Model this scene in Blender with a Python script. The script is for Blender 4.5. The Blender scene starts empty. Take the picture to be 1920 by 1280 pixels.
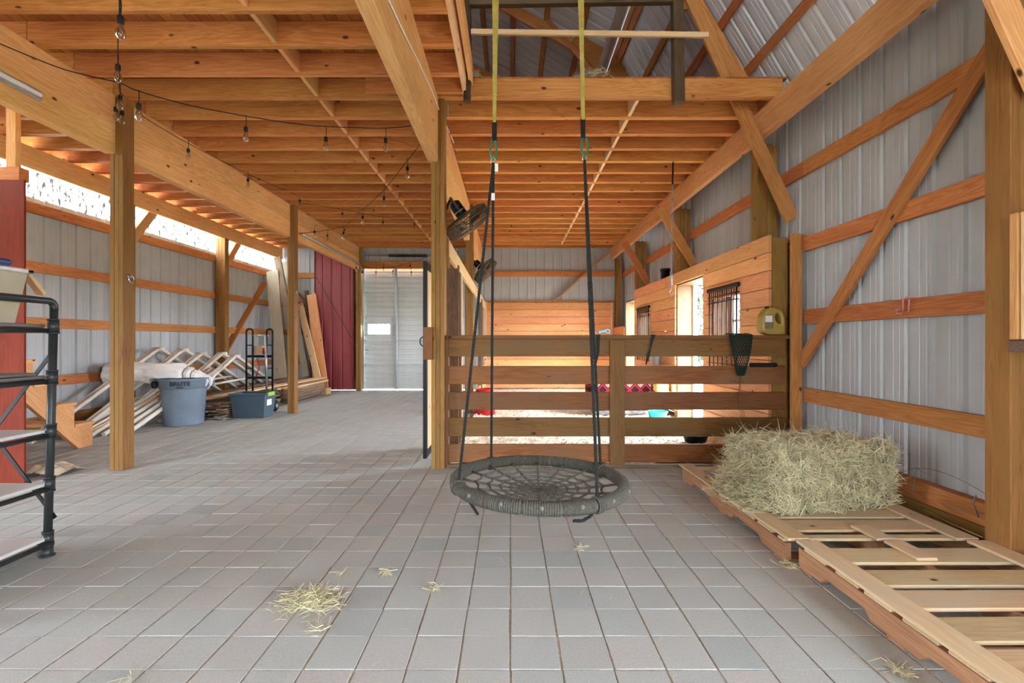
import bpy, math, random
from mathutils import Matrix, Vector, Euler, Quaternion
R = random.Random(7)
SC = bpy.context.scene
COL = SC.collection

# ------------------------------------------------------------------ camera
F, CX, CY, H = 862.0, 957.0, 640.0, 1.28
cam = bpy.data.cameras.new('camera')
cam.sensor_width = 36.0
cam.lens = F / 1920 * 36.0
cam.shift_x = (960 - CX) / 1920
cam.clip_start = 0.05
cam.clip_end = 300
co = bpy.data.objects.new('camera', cam)
COL.objects.link(co)
co.location = (0, 0, H)
co.rotation_euler = (math.pi / 2, 0, 0)
SC.camera = co

# ------------------------------------------------------------------ world, exposure
W = bpy.data.worlds.new('world')
SC.world = W
W.use_nodes = True
bg = W.node_tree.nodes['Background']
bg.inputs['Color'].default_value = (0.84, 0.94, 1.07, 1)
bg.inputs['Strength'].default_value = 16.0
SC.view_settings.view_transform = 'Standard'
SC.view_settings.look = 'None'
SC.view_settings.gamma = 1
SC.view_settings.use_curve_mapping = False
SC.view_settings.exposure = 2.05
SC.cycles.max_bounces = 12
SC.cycles.diffuse_bounces = 8
SC.cycles.use_denoising = True

FRONT = -7.0      # the barn goes on behind the camera to an end wall with added daylight openings
BACK = 12.15


def portal(name, loc, rot, sx, sy):
    l = bpy.data.lights.new(name, 'AREA')
    l.shape = 'RECTANGLE'
    l.size, l.size_y = sx, sy
    l.cycles.is_portal = True
    o = bpy.data.objects.new(name, l)
    COL.objects.link(o)
    o.location, o.rotation_euler = loc, rot
    o['kind'] = 'helper'


portal('added_end_opening_portal', (-1.2, FRONT - 0.02, 1.05), (math.pi / 2, 0, 0), 1.2, 2.1)  # unseen end doorway, added and sized to let daylight in
portal('side_door_portal', (3.02, -1.3, 1.05), (0, math.pi / 2, 0), 2.1, 1.5)
portal('added_left_opening_portal', (-6.3, 1.1, 1.05), (0, -math.pi / 2, 0), 2.1, .8)  # unseen left wall opening, added to light the floor from the side
portal('added_loft_opening_portal', (-1.3, FRONT - 0.02, 4.5), (math.pi / 2, 0, 0), 2.8, 1.6)  # unseen loft opening, added to brighten the roof underside
portal('stall_door_portal', (3.02, 6.95, 1.1), (0, math.pi / 2, 0), 2.2, 1.07)
portal('stall_door_portal_far', (3.02, 10.38, 1.1), (0, math.pi / 2, 0), 2.2, 0.85)

# ------------------------------------------------------------------ helpers
WM = {}


def P(x, y, Y):
    """point of the place seen at photo position x, y at distance Y"""
    return Vector(((x - CX) * Y / F, Y, H - (y - CY) * Y / F))


def FL(x, y, z=0.0):
    """point at height z seen at x, y"""
    Y = F * (H - z) / (y - CY)
    return Vector(((x - CX) * Y / F, Y, z))


def link(o, parent=None, M=None):
    M = M if M is not None else Matrix.Identity(4)
    COL.objects.link(o)
    if parent is not None:
        o.parent = parent
        o.matrix_basis = WM[parent.name].inverted() @ M
    else:
        o.matrix_basis = M
    WM[o.name] = M
    return o


def tag(o, label=None, cat=None, group=None, kind=None):
    if label: o['label'] = label
    if cat: o['category'] = cat
    if group: o['group'] = group
    if kind: o['kind'] = kind
    return o


def thing(name, label=None, cat=None, loc=(0, 0, 0), group=None, kind=None):
    o = bpy.data.objects.new(name, None)
    o.empty_display_size = 0.1
    link(o, None, Matrix.Translation(Vector(loc)))
    return tag(o, label, cat, group, kind)


def frame_from(p0, p1, up=(0, 0, 1)):
    p0, p1 = Vector(p0), Vector(p1)
    x = (p1 - p0).normalized()
    u = Vector(up)
    if abs(x.dot(u.normalized())) > 0.995:
        u = Vector((0, 1, 0)) if abs(x.y) < 0.9 else Vector((1, 0, 0))
    y = u.cross(x).normalized()
    z = x.cross(y).normalized()
    M = Matrix((x, y, z)).transposed().to_4x4()
    M.translation = (p0 + p1) / 2
    return M


class MB:
    def __init__(s):
        s.v, s.f, s.sm = [], [], []

    def add(s, vs, fs, smooth=False, M=None):
        n = len(s.v)
        if M is not None:
            vs = [M @ Vector(v) for v in vs]
        s.v += [tuple(v) for v in vs]
        s.f += [tuple(i + n for i in f) for f in fs]
        s.sm += [smooth] * len(fs)
        return s

    def box(s, lo, hi, b=0.0, M=None):
        vs, fs = box_geo(lo, hi, b)
        return s.add(vs, fs, False, M)

    def cbox(s, c, d, b=0.0, M=None):
        c, d = Vector(c), Vector(d) / 2
        return s.box(c - d, c + d, b, M)

    def bar(s, p0, p1, w, t, up=(0, 0, 1), b=0.0):
        L = (Vector(p1) - Vector(p0)).length
        return s.box((-L / 2, -t / 2, -w / 2), (L / 2, t / 2, w / 2), b, frame_from(p0, p1, up))

    def tube(s, path, r, seg=8, caps=True, closed=False, flat=None):
        path = [Vector(p) for p in path]
        n = len(path)
        rs = r if isinstance(r, (list, tuple)) else [r] * n
        ref = None
        vs = []
        for i, p in enumerate(path):
            if closed:
                d = path[(i + 1) % n] - path[i - 1]
            else:
                d = path[min(i + 1, n - 1)] - path[max(i - 1, 0)]
            d = d.normalized() if d.length > 1e-9 else Vector((0, 0, 1))
            if ref is None:
                ref = Vector((0, 0, 1)) if abs(d.z) < 0.9 else Vector((1, 0, 0))
            a = ref - d * ref.dot(d)
            if a.length < 1e-6:
                a = Vector((1, 0, 0)) - d * d.x
            a.normalize()
            ref = a
            bb = d.cross(a)
            for k in range(seg):
                t = 2 * math.pi * k / seg
                vs.append(p + a * (math.cos(t) * rs[i]) + bb * (math.sin(t) * rs[i] * (flat or 1)))
        fs = []
        m = n if closed else n - 1
        for i in range(m):
            for k in range(seg):
                a0 = i * seg + k
                a1 = i * seg + (k + 1) % seg
                j = ((i + 1) % n) * seg
                fs.append((a0, a1, j + (k + 1) % seg, j + k))
        s.add(vs, fs, True)
        if caps and not closed:
            nn = len(s.v) - n * seg
            s.f.append(tuple(nn + k for k in reversed(range(seg)))); s.sm.append(False)
            s.f.append(tuple(nn + (n - 1) * seg + k for k in range(seg))); s.sm.append(False)
        return s

    def cyl(s, p0, p1, r0, r1=None, seg=16, caps=True):
        return s.tube([p0, p1], [r0, r0 if r1 is None else r1], seg, caps)

    def lathe(s, prof, M=None, seg=24, sx=1, sy=1, caps=True):
        vs, fs = [], []
        for r, z in prof:
            for k in range(seg):
                t = 2 * math.pi * k / seg
                vs.append((r * math.cos(t) * sx, r * math.sin(t) * sy, z))
        for i in range(len(prof) - 1):
            for k in range(seg):
                fs.append((i * seg + k, i * seg + (k + 1) % seg, (i + 1) * seg + (k + 1) % seg, (i + 1) * seg + k))
        n0 = len(fs)
        s.add(vs, fs, True, M)
        base = len(s.v) - len(vs)
        if caps:
            s.f.append(tuple(base + k for k in reversed(range(seg)))); s.sm.append(False)
            s.f.append(tuple(base + (len(prof) - 1) * seg + k for k in range(seg))); s.sm.append(False)
        return s

    def build(s, name, mat, parent=None, M=None, local=False):
        """verts are world coords; object origin moved to the centre of the bounds"""
        me = bpy.data.meshes.new(name)
        if M is None and s.v:
            lo = Vector([min(v[i] for v in s.v) for i in range(3)])
            hi = Vector([max(v[i] for v in s.v) for i in range(3)])
            c = Vector(((lo.x + hi.x) / 2, (lo.y + hi.y) / 2, lo.z))
            vs = [tuple(Vector(v) - c) for v in s.v]
            M = Matrix.Translation(c)
        else:
            vs = s.v
        me.from_pydata(vs, [], s.f)
        me.polygons.foreach_set('use_smooth', s.sm)
        if mat is not None:
            me.materials.append(mat)
        me.update()
        return link(bpy.data.objects.new(name, me), parent, M)


def box_geo(lo, hi, b=0.0):
    x0, y0, z0 = lo
    x1, y1, z1 = hi
    if b <= 0:
        vs = [(x0, y0, z0), (x1, y0, z0), (x1, y1, z0), (x0, y1, z0), (x0, y0, z1), (x1, y0, z1), (x1, y1, z1), (x0, y1, z1)]
        return vs, [(0, 3, 2, 1), (4, 5, 6, 7), (0, 1, 5, 4), (1, 2, 6, 5), (2, 3, 7, 6), (3, 0, 4, 7)]
    b = min(b, (x1 - x0) * .45, (y1 - y0) * .45, (z1 - z0) * .45)
    vs, idx = [], {}
    for sx in (0, 1):
        for sy in (0, 1):
            for sz in (0, 1):
                X, Y, Z = (x0, x1)[sx], (y0, y1)[sy], (z0, z1)[sz]
                ix, iy, iz = (b, -b)[sx], (b, -b)[sy], (b, -b)[sz]
                for ax, v in enumerate(((X, Y + iy, Z + iz), (X + ix, Y, Z + iz), (X + ix, Y + iy, Z))):
                    idx[sx, sy, sz, ax] = len(vs)
                    vs.append(v)
    fs = []
    c = Vector(((x0 + x1) / 2, (y0 + y1) / 2, (z0 + z1) / 2))

    def put(f):
        p = [Vector(vs[i]) for i in f]
        n = (p[1] - p[0]).cross(p[2] - p[0])
        m = sum(p, Vector()) / len(p) - c
        fs.append(tuple(f) if n.dot(m) > 0 else tuple(reversed(f)))
    cyc = ((0, 0), (1, 0), (1, 1), (0, 1))
    for s_ in (0, 1):
        put([idx[s_, a, d, 0] for a, d in cyc])
        put([idx[a, s_, d, 1] for a, d in cyc])
        put([idx[a, d, s_, 2] for a, d in cyc])
    for a in (0, 1):
        for d in (0, 1):
            put([idx[a, d, 0, 0], idx[a, d, 1, 0], idx[a, d, 1, 1], idx[a, d, 0, 1]])
            put([idx[a, 0, d, 0], idx[a, 1, d, 0], idx[a, 1, d, 2], idx[a, 0, d, 2]])
            put([idx[0, a, d, 1], idx[1, a, d, 1], idx[1, a, d, 2], idx[0, a, d, 2]])
            for e in (0, 1):
                put([idx[a, d, e, 0], idx[a, d, e, 1], idx[a, d, e, 2]])
    return vs, fs


BOXES = {}


def board(name, p0, p1, w, t, mat, parent=None, up=(0, 0, 1), b=0.003):
    """a piece of lumber from p0 to p1, w high (along up) and t thick; its grain runs along its own X"""
    L = (Vector(p1) - Vector(p0)).length
    key = (round(L, 4), round(w, 4), round(t, 4), mat.name, b)
    me = BOXES.get(key)
    if me is None:
        me = bpy.data.meshes.new(name)
        vs, fs = box_geo((-L / 2, -t / 2, -w / 2), (L / 2, t / 2, w / 2), b)
        me.from_pydata(vs, [], fs)
        me.materials.append(mat)
        BOXES[key] = me
    return link(bpy.data.objects.new(name, me), parent, frame_from(p0, p1, up))


def copy_tree(o, D, parent=None):
    """copy of a thing and its parts, moved by world matrix D"""
    c = o.copy()
    M = D @ WM[o.name]
    COL.objects.link(c)
    c.parent = parent
    c.matrix_parent_inverse = Matrix.Identity(4)
    c.matrix_basis = (WM[parent.name].inverted() @ M) if parent is not None else M
    WM[c.name] = M
    for ch in [k for k in bpy.data.objects if k.parent == o]:
        copy_tree(ch, D, c)
    return c


# ------------------------------------------------------------------ materials
def lin(c):
    return tuple((x / 255 / 12.92) if x / 255 <= 0.04045 else ((x / 255 + 0.055) / 1.055) ** 2.4 for x in c) + (1,)


class NT:
    def __init__(s, name, rough=0.6, spec=0.3, metal=0.0):
        s.m = bpy.data.materials.new(name)
        s.m.use_nodes = True
        s.t = s.m.node_tree
        s.b = s.t.nodes['Principled BSDF']
        s.b.inputs['Roughness'].default_value = rough
        s.b.inputs['Specular IOR Level'].default_value = spec
        s.b.inputs['Metallic'].default_value = metal

    def n(s, kind, **kw):
        n = s.t.nodes.new(kind)
        for k, v in kw.items():
            setattr(n, k, v)
        return n

    def l(s, a, b):
        s.t.links.new(a, b)

    def noise(s, vec, scale, detail=3, rough=0.5, dist=0.0):
        n = s.n('ShaderNodeTexNoise')
        n.inputs['Scale'].default_value = scale
        n.inputs['Detail'].default_value = detail
        n.inputs['Roughness'].default_value = rough
        n.inputs['Distortion'].default_value = dist
        if vec is not None: s.l(vec, n.inputs['Vector'])
        return n

    def ramp(s, fac, stops):
        r = s.n('ShaderNodeValToRGB')
        e = r.color_ramp.elements
        while len(e) < len(stops): e.new(0.5)
        for i, (p, c) in enumerate(stops):
            e[i].position = p
            e[i].color = c
        s.l(fac, r.inputs['Fac'])
        return r

    def mapping(s, vec, scale=(1, 1, 1), rot=(0, 0, 0)):
        m = s.n('ShaderNodeMapping')
        m.inputs['Scale'].default_value = scale
        m.inputs['Rotation'].default_value = rot
        s.l(vec, m.inputs['Vector'])
        return m

    def mix(s, fac, a, b, mode='MIX'):
        m = s.n('ShaderNodeMix', data_type='RGBA', blend_type=mode)
        for inp, v in ((m.inputs[0], fac), (m.inputs[6], a), (m.inputs[7], b)):
            if hasattr(v, 'is_output'): s.l(v, inp)
            else: inp.default_value = v
        return m.outputs[2]

    def math(s, op, a, b=0.0, c=None):
        m = s.n('ShaderNodeMath', operation=op)
        for i, v in enumerate((a, b) if c is None else (a, b, c)):
            if hasattr(v, 'is_output'): s.l(v, m.inputs[i])
            else: m.inputs[i].default_value = v
        return m.outputs[0]

    def bump(s, h, strength=0.3, dist=0.01):
        b = s.n('ShaderNodeBump')
        b.inputs['Strength'].default_value = strength
        b.inputs['Distance'].default_value = dist
        s.l(h, b.inputs['Height'])
        s.l(b.outputs[0], s.b.inputs['Normal'])

    def color(s, c):
        if hasattr(c, 'is_output'): s.l(c, s.b.inputs['Base Color'])
        else: s.b.inputs['Base Color'].default_value = c
        return s


def plain(name, c, rough=0.55, spec=0.3, metal=0.0, var=0.12, scale=30, bump=0.0):
    t = NT(name, rough, spec, metal)
    tc = t.n('ShaderNodeTexCoord')
    n = t.noise(tc.outputs['Object'], scale, 4)
    c = lin(c)
    a = tuple(x * (1 - var) for x in c[:3]) + (1,)
    b = tuple(min(1, x * (1 + var)) for x in c[:3]) + (1,)
    r = t.ramp(n.outputs[0], [(0.3, a), (0.7, b)])
    t.color(r.outputs[0])
    if bump: t.bump(n.outputs[0], bump, 0.005)
    return t.m


def wood(name, light, dark, knot=(70, 38, 18), knots=0.055, rough=0.62, streak=0.5, weather=None, var=0.16):
    t = NT(name, rough, 0.25)
    tc = t.n('ShaderNodeTexCoord')
    oi = t.n('ShaderNodeObjectInfo')
    rnd = t.math('MULTIPLY', oi.outputs['Random'], 61.0)
    cx = t.n('ShaderNodeCombineXYZ')
    for i in range(3): t.l(rnd, cx.inputs[i])
    ad = t.n('ShaderNodeVectorMath', operation='ADD')
    t.l(tc.outputs['Object'], ad.inputs[0])
    t.l(cx.outputs[0], ad.inputs[1])
    v = ad.outputs[0]
    big = t.noise(t.mapping(v, (0.7, 9, 9)).outputs[0], 1.0, 4, 0.55, 0.7)
    rings = t.math('MULTIPLY', big.outputs[0], 11.0)
    rings = t.math('FRACT', rings)
    rings = t.math('PINGPONG', rings, 0.5)
    fine = t.noise(t.mapping(v, (3.5, 110, 110)).outputs[0], 1.0, 3, 0.6)
    broad = t.noise(t.mapping(v, (0.9, 2.5, 2.5)).outputs[0], 1.0, 2)
    f = t.math('MULTIPLY_ADD', rings, 0.45, t.math('MULTIPLY', fine.outputs[0], streak))
    f = t.math('ADD', f, t.math('MULTIPLY_ADD', broad.outputs[0], 0.5, -0.25))
    col = t.ramp(f, [(0.12, lin(dark)), (0.62, lin(light))]).outputs[0]
    if weather:
        wn = t.noise(t.mapping(v, (1.2, 5, 5)).outputs[0], 1.4, 4, 0.6)
        wr = t.ramp(wn.outputs[0], [(0.42, (0, 0, 0, 1)), (0.62, (1, 1, 1, 1))])
        col = t.mix(wr.outputs[0], col, lin(weather))
    if knots:
        vo = t.n('ShaderNodeTexVoronoi')
        vo.inputs['Scale'].default_value = 1.0
        t.l(t.mapping(v, (3.4, 6.2, 6.2)).outputs[0], vo.inputs['Vector'])
        wob = t.math('MULTIPLY_ADD', fine.outputs[0], 0.05, vo.outputs['Distance'])
        kr = t.ramp(wob, [(knots + 0.025, (1, 1, 1, 1)), (knots + 0.085, (0, 0, 0, 1))])
        sepc = t.n('ShaderNodeSeparateColor')
        t.l(vo.outputs['Color'], sepc.inputs[0])
        col = t.mix(t.math('MULTIPLY', kr.outputs[0], t.math('GREATER_THAN', sepc.outputs[0], 0.28)), col, lin(knot))
    hv = t.n('ShaderNodeHueSaturation')
    t.l(col, hv.inputs['Color'])
    t.l(t.math('MULTIPLY_ADD', oi.outputs['Random'], 2 * var, 1 - var), hv.inputs['Value'])
    rr = t.math('FRACT', t.math('MULTIPLY', oi.outputs['Random'], 17.3))
    t.l(t.math('MULTIPLY_ADD', rr, 0.02, 0.49), hv.inputs['Hue'])
    t.color(hv.outputs[0])
    t.bump(f, 0.12, 0.004)
    return t.m


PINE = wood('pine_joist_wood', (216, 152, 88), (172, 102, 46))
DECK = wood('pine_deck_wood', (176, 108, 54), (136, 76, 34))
BEAM = wood('pine_beam_wood', (232, 180, 122), (198, 138, 82))
GIRT = wood('girt_wood', (204, 140, 84), (158, 94, 48))
TREAT = wood('treated_post_wood', (162, 118, 62), (114, 78, 35), weather=(138, 103, 52), knots=0.035)
FENCE = wood('fence_wood', (142, 97, 47), (98, 59, 24), knot=(44, 26, 14), weather=(118, 86, 52))
STALL = wood('stall_plank_wood', (232, 172, 120), (200, 134, 82))
PALE = wood('pale_board_wood', (236, 204, 160), (206, 166, 116))
PALLET = wood('pallet_wood', (214, 188, 148), (184, 152, 112), weather=(194, 174, 144), knots=0.03)
PALLETD = wood('pallet_stringer_wood', (186, 142, 106), (146, 102, 72), knots=0.03)
GREYW = wood('weathered_grey_wood', (134, 112, 90), (92, 72, 54), knots=0.03)
JAMB = wood('door_jamb_wood', (120, 88, 58), (92, 62, 38))
DARKW = wood('dark_old_wood', (98, 76, 52), (62, 46, 32), knots=0.03)
ASHW = wood('grey_leaning_board_wood', (186, 174, 154), (150, 138, 118), knots=0.02)
LUMB = wood('barn_board_wood', (176, 150, 122), (108, 84, 62), weather=(128, 106, 86), var=0.3)
PLY = wood('plywood_gusset', (182, 118, 60), (140, 84, 36), knots=0)
REDW = wood('red_stained_plywood', (142, 54, 30), (112, 38, 18), knots=0.0, streak=0.3, var=0.03)


def metal_sheet(name, c, dirt, rough=0.42, amt=0.55):
    t = NT(name, rough, 0.45)
    tc = t.n('ShaderNodeTexCoord')
    a = t.noise(t.mapping(tc.outputs['Object'], (9, 9, 0.5)).outputs[0], 1.0, 4, 0.6)
    b = t.noise(tc.outputs['Object'], 3.0, 4, 0.6)
    f = t.math('MULTIPLY', a.outputs[0], b.outputs[0])
    r = t.ramp(f, [(0.2, (0, 0, 0, 1)), (0.45, (1, 1, 1, 1))])
    fac = t.math('MULTIPLY', r.outputs[0], amt)
    t.color(t.mix(fac, lin(c), lin(dirt)))
    t.bump(b.outputs[0], 0.04, 0.01)
    return t.m


WHITEM = metal_sheet('white_steel_cladding', (172, 175, 176), (148, 149, 147))
ROOFM = metal_sheet('roof_steel_cladding', (212, 214, 216), (184, 185, 186))
REDM = metal_sheet('red_steel_cladding', (150, 62, 66), (128, 48, 50), 0.4)
GARAGE = metal_sheet('garage_door_steel', (206, 210, 208), (184, 188, 184), 0.45)
GALV = metal_sheet('galvanised_steel', (176, 180, 182), (140, 142, 142), 0.35)
GALV.node_tree.nodes['Principled BSDF'].inputs['Metallic'].default_value = 0.7


def tile_mat():
    t = NT('concrete_paver', 0.8, 0.15)
    g = t.n('ShaderNodeNewGeometry')
    sc = t.n('ShaderNodeVectorMath', operation='MULTIPLY_ADD')
    t.l(g.outputs['Position'], sc.inputs[0])
    sc.inputs[1].default_value = (1 / 0.2032, 1 / 0.2032, 0)
    sc.inputs[2].default_value = (100, 100 - 0.1691 / 0.2032, 0)
    fl = t.n('ShaderNodeVectorMath', operation='FLOOR')
    t.l(sc.outputs[0], fl.inputs[0])
    wn = t.n('ShaderNodeTexWhiteNoise', noise_dimensions='3D')
    t.l(fl.outputs[0], wn.inputs['Vector'])
    base = t.ramp(wn.outputs['Value'], [(0.0, lin((176, 175, 169))), (0.3, lin((179, 181, 175))), (0.55, lin((171, 176, 172))), (0.75, lin((182, 178, 173))), (1.0, lin((162, 169, 166)))])
    base.color_ramp.interpolation = 'LINEAR'
    n1 = t.noise(g.outputs['Position'], 2.2, 4, 0.6)
    n2 = t.noise(g.outputs['Position'], 150, 3, 0.7)
    c = t.mix(t.math('MULTIPLY', n1.outputs[0], 0.5), base.outputs[0], lin((179, 180, 173)))
    sp = t.ramp(n2.outputs[0], [(0.3, (0.84, 0.84, 0.84, 1)), (0.62, (1.05, 1.05, 1.05, 1))])
    c = t.mix(1.0, c, sp.outputs[0], 'MULTIPLY')
    t.color(c)
    t.bump(n2.outputs[0], 0.15, 0.003)
    return t.m


TILE = tile_mat()
SAND = plain('joint_sand', (186, 176, 160), 0.9, 0.1, var=0.25, scale=60)
SHAV = plain('wood_shavings', (232, 217, 196), 0.9, 0.1, var=0.28, scale=22, bump=0.6)
CHIP = plain('pale_wood_chip', (238, 222, 198), 0.85, 0.1, var=0.3, scale=8)
BLACK = plain('black_painted_steel', (17, 17, 18), 0.45, 0.3)
PIPE = plain('dark_grey_pipe', (44, 47, 46), 0.4, 0.4, 0.2)
BLKP = plain('black_plastic', (20, 20, 21), 0.55, 0.25)
CHROME = plain('bright_steel', (200, 200, 200), 0.22, 0.5, 0.9, var=0.05)
ROPE = plain('dark_rope', (38, 40, 38), 0.85, 0.2, var=0.3, scale=90, bump=0.6)
ROPEW = plain('pale_grey_rope', (104, 102, 95), 0.85, 0.2, var=0.3, scale=90, bump=0.6)
ROPEK = plain('knot_rope', (118, 114, 104), 0.85, 0.2, var=0.3, scale=90)
ROPEG = plain('grey_rope', (82, 80, 71), 0.85, 0.2, var=0.3, scale=90, bump=0.6)
STRAP = plain('yellow_webbing', (158, 143, 74), 0.8, 0.2, var=0.2, scale=25)
GREENM = plain('green_carabiner', (22, 128, 98), 0.3, 0.5, 0.5)
STRAW = plain('dry_hay', (198, 189, 153), 0.8, 0.2, var=0.3, scale=14)
STRAWD = plain('dry_hay_core', (126, 114, 80), 0.9, 0.1, var=0.3, scale=20, bump=0.8)
PVC = plain('white_pvc', (214, 206, 192), 0.45, 0.4, var=0.1, scale=5)
CANV = plain('white_canvas', (222, 220, 216), 0.9, 0.1, var=0.08, scale=6, bump=0.5)
BRUTE = plain('grey_blue_plastic', (104, 116, 128), 0.5, 0.4, var=0.14, scale=5)
BRUTED = plain('dark_lettering', (34, 40, 48), 0.6, 0.3)
TOTEB = plain('slate_blue_plastic', (70, 88, 98), 0.42, 0.4, var=0.1, scale=6)
LIME = plain('lime_green_plastic', (150, 186, 70), 0.5, 0.4)
PAPER = plain('white_label_paper', (226, 224, 218), 0.7, 0.2, var=0.04)
REDP = plain('red_plastic', (186, 42, 46), 0.4, 0.4)
TURQ = plain('turquoise_plastic', (44, 176, 188), 0.4, 0.4)
YELL = plain('yellow_plastic', (222, 188, 72), 0.45, 0.4)
OIL = plain('golden_yellow_jug_plastic', (158, 135, 64), 0.35, 0.45, var=0.1, scale=6)
NETG = plain('dark_green_netting', (17, 44, 38), 0.7, 0.3)
NETB = plain('brown_twine', (112, 86, 62), 0.8, 0.2)
PINK = plain('pink_coated_wire', (204, 128, 128), 0.5, 0.4)
WIRE = plain('grey_wire', (136, 132, 122), 0.5, 0.4, 0.5)
CORD = plain('black_rubber_cord', (30, 28, 26), 0.6, 0.3)
WCAB = plain('white_cable', (226, 222, 212), 0.5, 0.3)
BLUEP = plain('navy_blue_plastic', (46, 62, 110), 0.4, 0.4)
BIN = plain('cloudy_beige_plastic', (156, 142, 116), 0.45, 0.4, var=0.1, scale=8)
CARD = plain('brown_cardboard', (190, 158, 118), 0.85, 0.1)
SHELFT = plain('pale_shelf_laminate', (196, 192, 186), 0.35, 0.5, var=0.05, scale=5)
SHELFD = plain('dark_shelf_board', (92, 84, 76), 0.5, 0.4, var=0.15, scale=8)
ALU = plain('brushed_aluminium', (196, 198, 200), 0.3, 0.5, 0.8, var=0.05)
TRIMW = plain('white_painted_trim', (232, 232, 228), 0.5, 0.3, var=0.03)
FANM = plain('brown_fan_wire', (88, 72, 52), 0.45, 0.5, 0.4)
LEAFM = plain('green_leaves', (26, 42, 12), 0.6, 0.3, var=0.45, scale=3)
BARK = plain('tree_bark', (82, 66, 52), 0.9, 0.1, var=0.25, scale=12, bump=0.8)
GRASSM = plain('outdoor_grass_and_gravel', (150, 148, 126), 0.95, 0.1, var=0.25, scale=2)
BLUEGR = plain('pale_blue_grey_metal', (150, 166, 170), 0.4, 0.4, 0.3)
LEAFY = plain('dry_yellow_leaf', (206, 150, 60), 0.8, 0.1)


def translucent_mat():
    t = NT('frosted_fibreglass', 0.5, 0.3)
    tc = t.n('ShaderNodeTexCoord')
    n = t.noise(t.mapping(tc.outputs['Object'], (13, 13, 4)).outputs[0], 1.5, 5, 0.7)
    c = t.ramp(n.outputs[0], [(0.45, lin((26, 22, 16))), (0.53, lin((230, 228, 224)))]).outputs[0]
    t.color(c)
    tr = t.n('ShaderNodeBsdfTranslucent')
    t.l(c, tr.inputs['Color'])
    mx = t.n('ShaderNodeMixShader')
    mx.inputs[0].default_value = 0.9
    t.l(t.b.outputs[0], mx.inputs[1])
    t.l(tr.outputs[0], mx.inputs[2])
    t.l(mx.outputs[0], t.t.nodes['Material Output'].inputs['Surface'])
    return t.m


FROST = translucent_mat()


def glass_mat(name, rough=0.0, tint=(1, 1, 1, 1)):
    t = NT(name)
    tp = t.n('ShaderNodeBsdfTransparent')
    tp.inputs['Color'].default_value = tint
    gl = t.n('ShaderNodeBsdfGlossy')
    gl.inputs['Roughness'].default_value = 0.05
    lw = t.n('ShaderNodeFresnel')
    lw.inputs['IOR'].default_value = 1.45
    mx = t.n('ShaderNodeMixShader')
    t.l(t.math('MULTIPLY_ADD', lw.outputs[0], 0.9, 0.05), mx.inputs[0])
    t.l(tp.outputs[0], mx.inputs[1])
    t.l(gl.outputs[0], mx.inputs[2])
    t.l(mx.outputs[0], t.t.nodes['Material Output'].inputs['Surface'])
    return t.m


GLASS = glass_mat('clear_window_glass')
BULB = glass_mat('clear_bulb_glass', tint=(0.93, 0.9, 0.86, 1))


def blanket_mat():
    t = NT('patterned_red_blanket', 0.9, 0.1)
    tc = t.n('ShaderNodeTexCoord')
    m = t.mapping(tc.outputs['Object'], (5.5, 0, 5.5))
    fr = t.n('ShaderNodeVectorMath', operation='FRACTION')
    t.l(m.outputs[0], fr.inputs[0])
    su = t.n('ShaderNodeVectorMath', operation='SUBTRACT')
    t.l(fr.outputs[0], su.inputs[0]); su.inputs[1].default_value = (0.5, 0, 0.5)
    ab = t.n('ShaderNodeVectorMath', operation='ABSOLUTE')
    t.l(su.outputs[0], ab.inputs[0])
    sp = t.n('ShaderNodeSeparateXYZ'); t.l(ab.outputs[0], sp.inputs[0])
    d = t.math('ADD', sp.outputs[0], sp.outputs[2])
    red, dk, cream = lin((138, 30, 36)), lin((44, 20, 26)), lin((206, 176, 150))
    r = t.ramp(d, [(0.0, cream), (0.1, red), (0.2, cream), (0.27, dk), (0.42, red), (0.6, dk)])
    r.color_ramp.interpolation = 'CONSTANT'
    t.color(r.outputs[0])
    return t.m


BLANK = blanket_mat()

# ------------------------------------------------------------------ outside
o = MB().box((-60, -60, -0.35), (60, 80, -0.12)).build('ground', GRASSM)
tag(o, kind='structure')


def tree(x, y, h, r, n, label, seed):
    rr = random.Random(seed)
    t = thing('tree', label, 'tree', (x, y, -0.12), group='trees outside the stall doors')
    m = MB()
    m.tube([(x, y, -0.15), (x + .1, y, h * .3), (x - .05, y + .1, h * .55), (x + .1, y, h * .8)], [.16, .13, .09, .04], 8)
    for k in range(9):
        a = rr.uniform(0, 6.28); z = h * rr.uniform(.12, .7)
        m.tube([(x, y, z), (x + math.cos(a) * r * .4, y + math.sin(a) * r * .4, z + .4), (x + math.cos(a) * r * .8, y + math.sin(a) * r * .8, z + .7)], [.05, .035, .015], 6)
    m.build('trunk', BARK, t)
    m = MB()
    cl = [(rr.gauss(0, .45) * r, rr.gauss(0, .45) * r, h * rr.uniform(.1, .95)) for _ in range(38)]
    for k in range(n):
        c = rr.choice(cl)
        p = Vector((x + c[0] + rr.gauss(0, .34), y + c[1] + rr.gauss(0, .34), max(0, c[2] + rr.gauss(0, .34))))
        q = Euler((rr.uniform(0, 6), rr.uniform(0, 6), rr.uniform(0, 6))).to_matrix()
        s = rr.uniform(.05, .1)
        m.add([p + q @ Vector(v) * s for v in ((-1, 0, 0), (0, -.5, .1), (1, 0, 0), (0, .5, .1))], [(0, 1, 2, 3)])
    m.build('leaves', LEAFM, t)['kind'] = 'stuff'


tree(7.3, 16.6, 5.2, 1.7, 3600, 'leafy green tree outside seen through the nearer stall doorway', 1)
tree(9.6, 21.0, 6.5, 2.2, 3600, 'green tree farther off behind the one in the nearer stall doorway', 2)
tree(-4.3, 21.0, 4.2, 1.6, 2400, 'green tree outside seen through the small garage door window', 3)

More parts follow.
